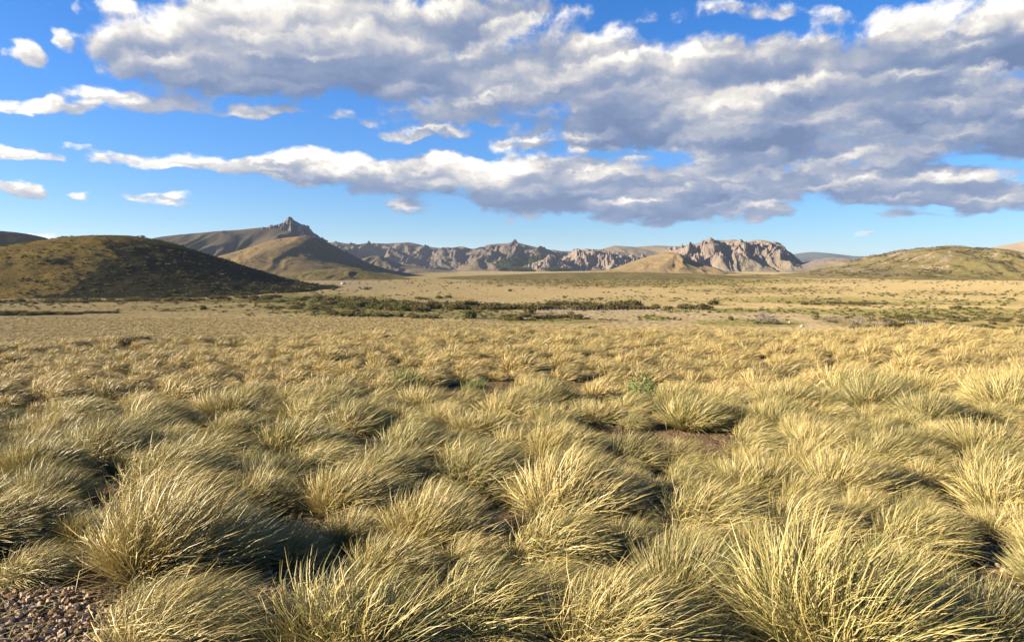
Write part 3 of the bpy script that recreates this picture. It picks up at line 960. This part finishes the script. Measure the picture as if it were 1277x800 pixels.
def build_field():
    placed = []      # x, y, scale, special index
    for i, (px, py, s, v, rz, lab) in enumerate(SPECIAL):
        x, y, z = near_ground(px, py)
        placed.append((x, y, s * 0.84, i))
    pts = [(p[0], p[1], p[2] * 0.36) for p in placed]
    g = np.random.default_rng(5)
    cell = {}

    def add(x, y, r):
        cell.setdefault((int(x // 1.5), int(y // 1.5)), []).append((x, y, r))
    for p in pts:
        add(*p)
    fill = []
    NC = 170000
    YC = 1.2 + 39 * g.random(NC) ** 0.85
    XC = (g.random(NC) * 2 - 1) * (0.78 * YC + 3.0)
    ZC = ground_h(XC, YC)
    GAP = vnoise(XC / 2.1, YC / 2.1, 9)
    for k in range(NC):
        x, y = float(XC[k]), float(YC[k])
        s = float(np.clip(g.normal(0.80, 0.22), 0.38, 1.3))
        r = 0.36 * s * (1.0 if y < 10 else 1.04)
        z = 0
        ok = True
        if y < 13:
            z = float(ZC[k])
            u, v, _ = screen(x, y, z)
            for (hx, hy, hr, hr2) in HOLLOWS:
                if hr and ((u - hx) / (hr + 22)) ** 2 + ((v - hy) / (hr2 + 12)) ** 2 < 1:
                    ok = False
            if y < 2.2 and abs(x) < 1.0:
                ok = False
        if not ok:
            continue
        if math.hypot(x, y) < 2.2:
            continue
        if GAP[k] > 0.39:
            continue
        cx, cy = int(x // 1.5), int(y // 1.5)
        for ix in (cx - 1, cx, cx + 1):
            for iy in (cy - 1, cy, cy + 1):
                for (a, b, c) in cell.get((ix, iy), ()):
                    if (a - x) ** 2 + (b - y) ** 2 < (0.88 * (c + r)) ** 2:
                        ok = False
                        break
                if not ok:
                    break
            if not ok:
                break
        if ok:
            add(x, y, r)
            fill.append((x, y, s, -1))
    allp = placed + fill
    A = np.array([(p[0], p[1], p[2]) for p in allp])
    Z = ground_h(A[:, 0], A[:, 1])
    # how large each shows
    u = 638.5 + F * A[:, 0] / A[:, 1]
    inview = (u > -90) & (u < 1360) & (A[:, 1] > 2.4)
    size = np.where(inview, A[:, 2] / A[:, 1], 0)
    size[:len(placed)] = 99
    order = np.argsort(-size)
    indiv = set(order[:300].tolist())
    bands = [(0, 6.5, 'straw-coloured bunchgrass tussock packed among the large foreground clumps', 'foreground grass tussocks'),
             (6.5, 9.0, 'windswept bunchgrass tussock in the thick of the field behind the foreground clumps', 'tussocks behind the foreground clumps'),
             (9.0, 99, 'smaller golden bunchgrass tussock further out towards the crest of the field', 'tussocks further out in the field')]
    rest = []
    for i in range(len(allp)):
        x, y, s, sp = allp[i]
        if i in indiv:
            me = NEAR_V[SPECIAL[sp][3] if sp >= 0 and i < 4 else int(g.integers(0, 8))] if y < 10.5 else MID_V[int(g.integers(0, 5))]
            if sp >= 0:
                me = NEAR_V[SPECIAL[sp][3] + (4 if sp % 2 else 0)]
            o = bpy.data.objects.new('grass_tussock', me)
            COL.objects.link(o)
            o.location = (x, y, Z[i])
            rz = SPECIAL[sp][4] if sp >= 0 else float(g.normal(0.05, 0.38))
            o.rotation_euler = (0, 0, rz)
            o.scale = (s, s, s * float(g.uniform(0.85, 1.1)))
            o['category'] = 'grass tussock'
            if sp >= 0:
                o['label'] = SPECIAL[sp][5]
                o['group'] = 'large foreground tussocks'
            else:
                for lo, hi, lab, grp in bands:
                    if lo <= y < hi:
                        o['label'] = lab
                        o['group'] = grp
        else:
            rest.append((x, y, Z[i], s, 1 if y < 8 else 0))
    R = np.array(rest)
    n = len(R)
    print('tussocks', len(allp), 'rest', n)
    sc = R[:, 3]
    cm = proto_collection('field_grass', MID_V)
    scatter('grass', 'sea of golden bunchgrass covering the near slope up to its crest', 'grass', R[:, :3],
            np.stack([np.zeros(n), np.zeros(n), g.normal(0.05, 0.38, n)], 1), np.stack([sc, sc, sc * g.uniform(0.85, 1.1, n)], 1), g.integers(0, 5, n), cm)


build_field()


def build_far_grass():
    g = np.random.default_rng(9)
    # tufts on the flat terrace
    n = 64000
    Y = 120 + 130 * g.random(n)
    a = g.uniform(-0.82, 0.82, n)
    X = a * Y
    t = terrace(X, Y)
    keep = (t > 0.25) & (g.random(n) < 0.7 * (Y / 250))
    X, Y = X[keep], Y[keep]
    Z = ground_h(X, Y)
    n = len(X)
    s = g.uniform(0.5, 0.95, n)
    c = proto_collection('terrace_grass', FAR_V)
    scatter('grass', 'flat terrace of small even golden tufts beyond the crest', 'grass', np.stack([X, Y, Z], 1),
            np.stack([np.zeros(n), np.zeros(n), g.normal(0, 0.5, n)], 1), np.stack([s, s, s], 1), g.integers(0, 4, n), c)
    print('far tufts', n)


build_far_grass()


# ------------------------------------------------------------------ shrubs
def mat_leaf(name, a, b):
    m, N, out = new_mat(name)
    at_ = N.n('ShaderNodeAttribute', attribute_name='leaf')
    oi = N.n('ShaderNodeObjectInfo')
    f = N.m('ADD', N.m('MULTIPLY', at_.outputs['Fac'], 0.5), N.m('MULTIPLY', oi.outputs['Random'], 0.5))
    c = N.mix(f, a, b)
    d = N.n('ShaderNodeBsdfDiffuse', {'Color': c})
    tr = N.n('ShaderNodeBsdfTranslucent', {'Color': c})
    mx = N.n('ShaderNodeMixShader', {0: 0.2, 1: d.outputs[0], 2: tr.outputs[0]})
    N.t.links.new(mx.outputs[0], out.inputs[0])
    return m


def mat_plain(name, c, c2=None, scale=6.0):
    m, N, out = new_mat(name)
    geo = N.n('ShaderNodeTexCoord')
    nz = N.noise(geo.outputs['Object'], scale, 5, 0.65)
    col = N.mix(N.step(nz, 0.35, 0.65), c, c2 or tuple(x * 0.6 for x in c))
    b = N.n('ShaderNodeBump', {'Strength': 0.6, 'Distance': 0.05, 'Height': nz})
    d = N.n('ShaderNodeBsdfDiffuse', {'Color': col, 'Roughness': 0.5, 'Normal': b.outputs[0]})
    N.t.links.new(d.outputs[0], out.inputs[0])
    return m


M_willow = mat_leaf('willow_leaves', (0.090, 0.078, 0.029), (0.164, 0.131, 0.049))
M_bushg = mat_leaf('green_bush_leaves', (0.070, 0.072, 0.024), (0.150, 0.138, 0.045))
M_scrub = mat_leaf('dry_scrub_leaves', (0.057, 0.057, 0.023), (0.164, 0.139, 0.057))
M_bright = mat_leaf('fresh_green_leaves', (0.10, 0.15, 0.045), (0.17, 0.22, 0.07))
M_stem = mat_plain('grey_brown_bark', (0.22, 0.18, 0.14))
M_deadwood = mat_plain('bleached_branches', (0.36, 0.30, 0.23))


def tube(verts, faces, p0, p1, r0, r1, k=5):
    p0, p1 = np.array(p0, float), np.array(p1, float)
    d = p1 - p0
    d /= np.linalg.norm(d) + 1e-9
    a = np.cross(d, [0.3, 0.9, 0.2])
    a /= np.linalg.norm(a)
    b = np.cross(d, a)
    s0 = len(verts)
    for p, r in ((p0, r0), (p1, r1)):
        for i in range(k):
            t = 2 * math.pi * i / k
            verts.append(p + r * (a * math.cos(t) + b * math.sin(t)))
    for i in range(k):
        j = (i + 1) % k
        faces.append((s0 + i, s0 + j, s0 + k + j, s0 + k + i))


def stems_mesh(name, seed, w=1.0, h=1.0, n=9, r=0.035, twigs=3):
    g = np.random.default_rng(seed)
    V, Fc = [], []
    for i in range(n):
        a = g.random() * 2 * math.pi
        p = np.array([0.1 * w * math.cos(a), 0.1 * w * math.sin(a), -0.05])
        lean = g.uniform(0.2, 0.95)
        d = np.array([math.cos(a) * lean * w, math.sin(a) * lean * w, h * g.uniform(0.6, 1.0)])
        q = p
        for s in range(3):
            nx = p + d * (s + 1) / 3 + g.normal(0, 0.04, 3)
            tube(V, Fc, q, nx, r * (1 - s * 0.28), r * (1 - (s + 1) * 0.28))
            for k in range(twigs):
                tw = nx + np.array([g.normal(0, .22) * w, g.normal(0, .22) * w, abs(g.normal(0, .2)) * h])
                tube(V, Fc, nx, tw, r * 0.35, r * 0.12, 4)
            q = nx
    return mesh_np(name, np.array(V), np.array(Fc), True)


def foliage_mesh(name, seed, w=1.0, h=1.0, clumps=16, leaves=22, ls=0.13, low=0.15):
    g = np.random.default_rng(seed)
    n = clumps * leaves
    a = g.random(clumps) * 2 * math.pi
    rr = np.sqrt(g.random(clumps)) * w * 0.85
    cz = h * (low + (0.85 - low) * g.random(clumps) * np.sqrt(np.clip(1 - (rr / w) ** 2 * 0.8, 0, 1)))
    C = np.stack([rr * np.cos(a), rr * np.sin(a), cz], 1)
    C = np.repeat(C, leaves, 0)
    cs = np.repeat(g.uniform(0.12, 0.25, clumps), leaves)
    P = C + g.normal(0, 1, (n, 3)) * cs[:, None] * np.array([w, w, h * 0.7])
    P[:, 2] = np.abs(P[:, 2]) + 0.02
    u = g.normal(0, 1, (n, 3))
    u /= np.linalg.norm(u, axis=1)[:, None]
    v = np.cross(u, g.normal(0, 1, (n, 3)))
    v /= np.linalg.norm(v, axis=1)[:, None]
    s = (ls * g.uniform(0.6, 1.4, n))[:, None]
    V = np.stack([P - u * s, P - v * s * 0.5, P + u * s, P + v * s * 0.5], 1).reshape(-1, 3)
    return mesh_np(name, V, np.arange(n * 4).reshape(-1, 4), False, {'leaf': np.repeat(g.random(n), 4)})


SHRUBS = {}
for kind_, mat_, nv in (('willow', M_willow, 6), ('green', M_bushg, 4)):
    SHRUBS[kind_] = []
    for i in range(nv):
        fm = foliage_mesh('shrub_foliage', 500 + i + nv * 7, 1.0, 1.0, 26 + 2 * i, 34, 0.12, 0.1)
        fm.materials.append(mat_)
        sm = stems_mesh('shrub_stems', 600 + i, 0.8, 0.85, 8)
        sm.materials.append(M_stem)
        SHRUBS[kind_].append((fm, sm))
BARE = []
for i in range(3):
    sm = stems_mesh('shrub_stems', 700 + i, 1.0, 1.0, 16, 0.03, 6)
    sm.materials.append(M_deadwood)
    fm = foliage_mesh('shrub_foliage', 710 + i, 0.9, 0.7, 9, 26, 0.08, 0.05)
    fm.materials.append(M_willow)
    BARE.append((fm, sm))


def shrub(pair, x, y, z, w, h, rz, label, group=None, name='shrub', cat='shrub'):
    r = bpy.data.objects.new(name, None)
    COL.objects.link(r)
    r.empty_display_size = 0.2
    r.location = (x, y, z)
    r.rotation_euler = (0, 0, rz)
    r.scale = (w, w, h)
    r['label'] = label
    r['category'] = cat
    if group:
        r['group'] = group
    for nm, me in (('foliage', pair[0]), ('stems', pair[1])):
        if me is None:
            continue
        o = bpy.data.objects.new(nm, me)
        COL.objects.link(o)
        o.parent = r
    return r


def px_shrub(pair, px, py, wpx, hpx, label, group=None, terr=False):
    x, y = on_floor(px, py, terr)
    k = y / F
    shrub(pair, x, y, float(ground_h(x, y)) - 0.1, wpx * k / 2, hpx * k, random.uniform(0, 6.28), label, group)


def build_shrubs():
    R = random.Random(3)
    W, Gn = SHRUBS['willow'], SHRUBS['green']
    # main dark row across the valley
    x = 524
    while x < 882:
        big = 1.0 if x < 800 else 0.6
        for row in range(2):
            px_shrub(R.choice(W), x + R.uniform(-4, 4), 383.5 + 1.8 * row + R.uniform(-.6, .6), R.uniform(14, 26) * big, R.uniform(5, 10) * big * (1 - .12 * row),
                     'olive-brown willow shrub in the long dark row across the valley', 'shrubs in the long valley row')
        x += R.choice((6, 8, 9, 11, 17))
    # thicket at the left end of the row
    for k in range(46):
        px = R.uniform(395, 530)
        py = 376 + (px - 395) / 135 * 10 + R.uniform(-4.5, 4)
        px_shrub(R.choice(W if R.random() < .5 else Gn), px, py, R.uniform(10, 22), R.uniform(4, 8.5), 'shrub in the loose green thicket left of the long dark row',
                 'shrubs in the green thicket')
    for k in range(34):
        px_shrub(R.choice(Gn), R.uniform(325, 560), R.uniform(371, 390), R.uniform(8, 18), R.uniform(2, 4.5), 'low green bush spread over the green flat below the track',
                 'low bushes on the green flat')
    # edge of the terrace
    for k in range(38):
        px = R.uniform(410, 545)
        px_shrub(R.choice(W), px, 392.5 + 4.5 * (px - 410) / 135 + R.uniform(-1.5, 1.0), R.uniform(7, 14), R.uniform(2.5, 6), 'small dark bush along the edge of the golden terrace',
                 'bushes along the terrace edge')
    # two rows at left
    for k in range(17):
        px = -8 + k * 6.4
        px_shrub(R.choice(W), px, 393.5 - 0.02 * px + R.uniform(-.8, .4), R.uniform(11, 18), R.uniform(4, 8) * (1 - k / 40), 'dark bush in the row on the golden flat at the left edge',
                 'bushes in the left row')
    for k in range(9):
        px_shrub(R.choice(W), 104 + k * 4.8, 390.4 + R.uniform(-.3, .3), R.uniform(7, 11), R.uniform(2, 4), 'low dark bush in the short strip right of the left row',
                 'bushes in the short strip')
    for k in range(60):
        px = R.uniform(-10, 345)
        px_shrub(R.choice(W if R.random() < .7 else Gn), px, 378.5 - 0.018 * px + R.uniform(-2, 1.2), R.uniform(6, 14), R.uniform(2.5, 5), 'bush along the foot of the big dark hill',
                 'bushes at the foot of the dark hill')
    # middle clumps
    for k in range(11):
        px_shrub(R.choice(W), 632 + k * 8.6 + R.uniform(-3, 3), 397 + R.uniform(-2.5, 2), R.uniform(12, 22), R.uniform(3, 6.5), 'bush in the ragged clump in front of the long row',
                 'bushes in the middle clump')
    # right hand scrub
    for k in range(46):
        px_shrub(R.choice(W if R.random() < .6 else Gn), R.uniform(1060, 1290), R.uniform(394, 411), R.uniform(8, 20), R.uniform(2, 4.5),
                 'low scrub bush in the brown-olive belt at the right edge', 'bushes in the right belt')
    for k in range(16):
        px_shrub(R.choice(W), R.uniform(1000, 1090), 379 + R.uniform(-1.2, 1), R.uniform(8, 16), R.uniform(2, 3.6), 'low bush in the thin strip across the right-hand plain',
                 'bushes in the thin right strip')
    # ones that can be singled out
    px_shrub(W[0], 660, 391, 16, 13, 'tallest bushy shrub standing out of the middle clump')
    px_shrub(Gn[1], 587, 397, 17, 12, 'rounded yellow-green bush alone between the terrace edge and the long row')
    px_shrub(BARE[0], 711, 392.5, 15, 9, 'small lone tree-like bush with an open crown on the pale flat')
    px_shrub(BARE[1], 688, 391.5, 5, 6, 'tiny thin bush left of the lone open-crowned one')
    px_shrub(W[2], 890, 380, 14, 7, 'round dark bush just off the right end of the long row')
    px_shrub(BARE[1], 948, 403, 34, 12, 'grey half-dead spreading shrub on the pale sand, right of centre')
    px_shrub(BARE[2], 966, 404, 20, 9, 'dark low shrub leaning from the grey half-dead one')
    px_shrub(BARE[0], 951, 395, 16, 7, 'arched bare bush just behind the grey half-dead shrub')
    px_shrub(BARE[2], 1038, 402, 22, 7, 'bare brown bush on the pale sand left of the big grey thicket')
    px_shrub(BARE[1], 1072, 408, 32, 12, 'grey leafless thicket at the left end of the white-posted fence')
    px_shrub(BARE[0], 1098, 409, 26, 10, 'darker leafless shrub joined to the grey thicket')
    px_shrub(W[1], 1119, 409, 20, 8, 'dark bush with a black shadow beside the grey thicket')
    px_shrub(W[3], 1193, 385, 12, 5, 'solitary bush on the gold plain at the right')
    px_shrub(W[4], 636, 363, 5, 3, 'single dark dot of a bush on the golden strip behind the long row')
    px_shrub(Gn[2], 912, 398, 7, 5, 'small bush on pale sand left of the grey shrub')
    px_shrub(Gn[0], 253, 386, 8, 6, 'small green bush alone on the flat below the dark hill')
    px_shrub(Gn[3], 737, 413, 26, 6, 'wide low olive bush near the far edge of the grass field')
    px_shrub(Gn[1], 416, 362, 4, 4, 'black round bush on the shaded track')
    px_shrub(Gn[2], 457, 361, 7, 4, 'dark bush where the hill shadow ends on the pale track')
    # dark low bush at the crest on the left
    x, y, z = near_ground(150, 434)
    shrub(Gn[0], x, y - .5, z, 1.0, .42, 1.0, 'low dark green cushion bush at the crest of the grass on the left')
    # fresh green plants in the field
    gm = tussock_mesh('green_tuft_blades', 700, 4, 0.009, 801, L0=0.55, wind=0.25, splay=40)
    gm.materials.append(M_grn)
    for px, py, s, lab in ((500, 490, .9, 'bright green grass tuft in the golden field left of centre'),
                           (1235, 800, .55, 'dark green sedge tuft in the shaded gap at the bottom right'),
                           (592, 490, .55, 'pale green tuft beside a black gap near the centre')):
        x, y, z = near_ground(px, py)
        o = link('green_grass_tuft', gm, None, label=lab, cat='grass tuft', loc=(x, y, z))
        o.scale = (s, s, s)
    fm = foliage_mesh('leafy_plant', 820, 0.26, 0.6, 22, 34, 0.02, 0.15)
    fm.materials.append(M_bright)
    sm = stems_mesh('leafy_plant_stems', 821, 0.25, 0.6, 9, 0.008, 2)
    sm.materials.append(M_stem)
    x, y, z = near_ground(800, 508)
    shrub((fm, sm), x, y, z, .95, .85, 0, 'upright leafy green shrub among the grass right of centre')


build_shrubs()


def build_scrub():
    g = np.random.default_rng(77)
    ms = []
    for i in range(4):
        fm = foliage_mesh('scrub', 900 + i, 1.0, 0.8, 7, 9, 0.26, 0.05)
        fm.materials.append(M_scrub)
        ms.append(fm)
    c = proto_collection('scrub', ms)
    P, S = [], []
    # dark hill
    n = 5200
    d = 395 + 260 * g.random(n) ** 1.2
    px = g.uniform(-160, 400, n)
    x = (px - 638.5) / F * d
    z = sample(h_dark, x, d)
    w = fbm(x / 24, d / 24, 3, 5) + 0.55 * sst(380, 470, 900 - d) + 0.3 * sst(80, 200, px)
    k = (z > -14.5) & (w > 0.05 + 0.35 * g.random(n))
    P.append(np.stack([x, d, z - .1], 1)[k])
    S.append(g.uniform(0.45, 1.35, k.sum()) * (1 + 0.9 * (g.random(k.sum()) < .08)))
    # right hill
    n = 9000
    d = 880 + 520 * g.random(n)
    px = g.uniform(1010, 1300, n)
    x = (px - 638.5) / F * d
    z = sample(h_right, x, d)
    k = (z > -12) & (fbm(x / 45, d / 30, 3, 15) > 0.05 + 0.25 * g.random(n))
    P.append(np.stack([x, d, z - .1], 1)[k])
    S.append(g.uniform(1.0, 2.6, k.sum()))
    # cone hill crest and foot
    n = 500
    d = 1030 + 400 * g.random(n)
    px = g.uniform(300, 470, n)
    x = (px - 638.5) / F * d
    z = sample(h_cone, x, d)
    k = (z > -12) & (fbm(x / 40, d / 40, 2, 25) > 0.1)
    P.append(np.stack([x, d, z - .1], 1)[k])
    S.append(g.uniform(1.0, 2.8, k.sum()))
    # plain
    n = 26000
    d = 230 * (1000 / 230) ** g.random(n)
    px = g.uniform(-60, 1340, n)
    x = (px - 638.5) / F * d
    z = ground_h(x, d)
    cov = land_cover(x, d)
    w = 0.10 + 0.5 * cov[:, 1] + 0.22 * cov[:, 0] - 0.07 * cov[:, 3] - 0.3 * terrace(x, d) + 0.25 * fbm(x / 50, d / 70, 3, 66)
    k = g.random(n) < w
    P.append(np.stack([x, d, z - .05], 1)[k])
    S.append(g.uniform(0.25, 0.85, k.sum()) * (1 + d[k] / 900))
    P, S = np.concatenate(P), np.concatenate(S)
    n = len(P)
    print('scrub', n)
    scatter('scrub', 'countless small dark scrub bushes dotting the plain and hillsides', 'scrub', P,
            np.stack([np.zeros(n), np.zeros(n), g.uniform(0, 6, n)], 1), np.stack([S, S, S * .8], 1), g.integers(0, 4, n), c)
    # dark wood at the foot of the range
    ms = []
    for i in range(3):
        fm = foliage_mesh('wood', 950 + i, 0.5, 1.6, 8, 10, 0.3, 0.1)
        fm.materials.append(mat_leaf('dark_wood_leaves', (0.03, 0.045, 0.02), (0.055, 0.07, 0.03)) if i == 0 else ms[0].materials[0])
        ms.append(fm)
    c = proto_collection('wood', ms)
    n = 14000
    d = g.uniform(2900, 3800, n)
    px = g.uniform(590, 712, n)
    x = (px - 638.5) / F * d
    z = sample(h_range, x, d)
    u, v, _ = screen(x, d, z)
    m = 1.6 - ((u - 672) / 42) ** 2 - ((v - 332) / 9) ** 2 + 0.7 * fbm(x / 60, d / 60, 3, 4)
    k = (m > 0.2) & (z > -16)
    n = k.sum()
    s = g.uniform(6, 11, n)
    scatter('woods', 'dark green wood on the lower slope of the rocky range', 'wood', np.stack([x, d, z], 1)[k],
            np.stack([np.zeros(n), np.zeros(n), g.uniform(0, 6, n)], 1), np.stack([s, s, s], 1), g.integers(0, 3, n), c)


build_scrub()


# ------------------------------------------------------------------ stones
def stone_mesh(name, seed, n=2, rough=0.35):
    import bmesh
    g = np.random.default_rng(seed)
    bm = bmesh.new()
    bmesh.ops.create_icosphere(bm, subdivisions=n, radius=1.0)
    off = g.uniform(0, 50, 3)
    sc = g.uniform(0.65, 1.2, 3)
    for v in bm.verts:
        c = np.array(v.co)
        k = 1 + rough * float(vnoise(np.array([c[0] * 1.3 + off[0] + c[2]]), np.array([c[1] * 1.3 + off[1] - c[2]]), seed)[0])
        k += 0.3 * rough * float(vnoise(np.array([c[0] * 3 + off[0] + 2 * c[2]]), np.array([c[1] * 3 + off[1]]), seed)[0])
        v.co = Vector(c * k * sc * np.array([1, 1, .7]))
    me = bpy.data.meshes.new(name)
    bm.to_mesh(me)
    bm.free()
    return me


def build_stones():
    g = np.random.default_rng(123)
    mats = [mat_plain('pale_gravel', (0.55, 0.43, 0.27), (0.38, 0.28, 0.17), 2), mat_plain('brown_gravel', (0.27, 0.18, 0.10), (0.19, 0.125, 0.07), 2)]
    ms = []
    for i in range(6):
        me = stone_mesh('gravel', 40 + i, 1, 0.6)
        me.materials.append(mats[i % 2])
        ms.append(me)
    c = proto_collection('gravel', ms)
    P = []
    for (px, py, rx, ry, n) in ((35, 780, 120, 55, 5200), (370, 655, 60, 40, 1200), (330, 760, 110, 60, 1500), (1220, 740, 90, 60, 900)):
        for k in range(n):
            a, r = g.random() * 6.28, math.sqrt(g.random())
            P.append((px + rx * r * math.cos(a), py + ry * r * math.sin(a)))
    P = np.array(P)
    D = np.array([pdir(a, b) for a, b in P])
    t = np.full(len(P), 4.0)
    for _ in range(12):
        x, y = D[:, 0] / D[:, 1] * t, t
        t = (ground_h(x, y) - CAMZ) / (D[:, 2] / D[:, 1])
    x, y = D[:, 0] / D[:, 1] * t, t
    n = len(P)
    s = 0.0035 + 0.02 * g.random(n) ** 4
    scatter('gravel', 'reddish gravel covering the bare ground between the foreground tussocks', 'gravel', np.stack([x, y, ground_h(x, y) + s * .2], 1),
            g.uniform(0, 6, (n, 3)) * np.array([0.1, 0.1, 1]), np.stack([s, s, s], 1), g.integers(0, 6, n), c)
    # fallen straw
    n = 5200
    y = 1.8 + 6 * g.random(n)
    x = g.uniform(-1, 1, n) * (0.75 * y + .5)
    z = ground_h(x, y) + 0.008 + 0.02 * g.random(n)
    a = g.normal(0.2, 1.1, n)
    L = g.uniform(0.05, 0.22, n)
    d = np.stack([np.cos(a), np.sin(a), g.normal(0, .12, n)], 1) * L[:, None]
    sd = np.stack([-np.sin(a), np.cos(a), np.zeros(n)], 1) * 0.0022
    p = np.stack([x, y, z], 1)
    md = p + d * .5 + np.stack([np.zeros(n), np.zeros(n), L * .08], 1)
    V = np.stack([p - sd, p + sd, md + sd, md - sd, p + d + sd * .4, p + d - sd * .4], 1).reshape(-1, 3)
    b = np.arange(n)[:, None] * 6
    Fc = np.concatenate([b + np.array([[0, 1, 2, 3]]), b + np.array([[3, 2, 4, 5]])])
    r = np.repeat(g.random(n), 6)
    me = mesh_np('straw_litter', V, Fc, False, {'blade': np.stack([r, np.full(n * 6, .9), r], 1)})
    link('straw_litter', me, M_straw, kind='stuff', label='fallen dry straw lying on the ground between tussocks', cat='straw')
    # boulders
    bm_ = [stone_mesh('boulder', 60 + i, 3, 0.5) for i in range(3)]
    mb = mat_plain('pale_boulder_rock', (0.50, 0.42, 0.33), (0.36, 0.29, 0.22), 1.5)
    for me in bm_:
        me.materials.append(mb)
    for px, py, d, w, lab in ((424.5, 351, 1000, 2.2, 'pale boulder block on the lit foot of the orange-topped hill'),
                              (427, 356.5, 700, 1.6, 'small white boulder on the pale track'),
                              (1000, 408, 205, .5, 'pale stone on the sandy flat right of centre'),
                              (985, 403, 220, .4, 'small stone beside the dark leaning shrub')):
        x, y, _ = at(px, py, d)
        z = float(ground_h(x, y))
        o = link('boulder', bm_[int(px) % 3], None, label=lab, cat='boulder', loc=(x, y, z + w * .3))
        o.scale = (w, w, w)
        o.rotation_euler = (0, 0, px)


build_stones()


# ------------------------------------------------------------------ fences
def build_fence(p0, p1, n, label):
    mp = mat_plain('weathered_white_post', (0.45, 0.40, 0.33), (0.35, 0.31, 0.25), 3)
    mw = mat_plain('grey_wire', (0.35, 0.35, 0.35))
    a = np.array(on_floor(*p0))
    b = np.array(on_floor(*p1))
    root = bpy.data.objects.new('wire_fence', None)
    COL.objects.link(root)
    root.location = (a[0], a[1], 0)
    root['label'] = label
    root['category'] = 'fence'
    V, Fc = [], []
    tube(V, Fc, (0, 0, -.3), (0, 0, 1.0), .045, .04, 7)
    k = len(V)
    V.append(np.array([0, 0, 1.03]))
    for i in range(7):
        Fc.append((7 + i, 7 + (i + 1) % 7, k, k))
    me = bpy.data.meshes.new('post')
    me.from_pydata([tuple(v) for v in V], [], [f if f[2] != f[3] else f[:3] for f in Fc])
    me.materials.append(mp)
    tops = []
    for i in range(n):
        t = i / (n - 1)
        x, y = a + (b - a) * t
        x += random.uniform(-.15, .15)
        y += random.uniform(-.15, .15)
        z = float(ground_h(x, y))
        o = bpy.data.objects.new('post', me)
        COL.objects.link(o)
        o.parent = root
        o.location = (x - a[0], y - a[1], z)
        o.rotation_euler = (random.uniform(-.04, .04), random.uniform(-.05, .05), 0)
        o.scale = (1, 1, random.uniform(.85, 1.05))
        tops.append((x - a[0], y - a[1], z))
    V, Fc = [], []
    for h in (.25, .5, .72, .9):
        for q, r in zip(tops[:-1], tops[1:]):
            tube(V, Fc, (q[0], q[1], q[2] + h), (r[0], r[1], r[2] + h), .006, .006, 3)
    link('wires', mesh_np('wires', np.array(V), np.array(Fc)), mw, parent=root)


build_fence((1132, 402.5), (1222, 411.5), 30, 'wire fence with close white posts crossing the olive belt on the right')
build_fence((655, 387), (880, 387.5), 44, 'faint wire fence with pale posts in front of the long shrub row')


# ------------------------------------------------------------------ air
def build_haze():
    me = bpy.data.meshes.new('haze')
    x, y0, z0, z1 = 14500, -14500, -40, 330
    vs = [(sx * x, sy, z) for z in (z0, z1) for sx, sy in ((-1, y0), (1, y0), (1, x), (-1, x))]
    me.from_pydata(vs, [], [(0, 3, 2, 1), (4, 5, 6, 7), (0, 1, 5, 4), (1, 2, 6, 5), (2, 3, 7, 6), (3, 0, 4, 7)])
    m = bpy.data.materials.new('haze')
    m.use_nodes = True
    t = m.node_tree
    t.nodes.clear()
    N = NT(t)
    v = N.n('ShaderNodeVolumePrincipled', {'Color': (0.72, 0.83, 1.0, 1), 'Density': 3.0e-5, 'Anisotropy': 0.2})
    o = N.n('ShaderNodeOutputMaterial')
    t.links.new(v.outputs[0], o.inputs['Volume'])
    m.cycles.homogeneous_volume = True
    link('haze', me, m, kind='stuff', label='thin blue air that softens the far mountains', cat='haze')


build_haze()
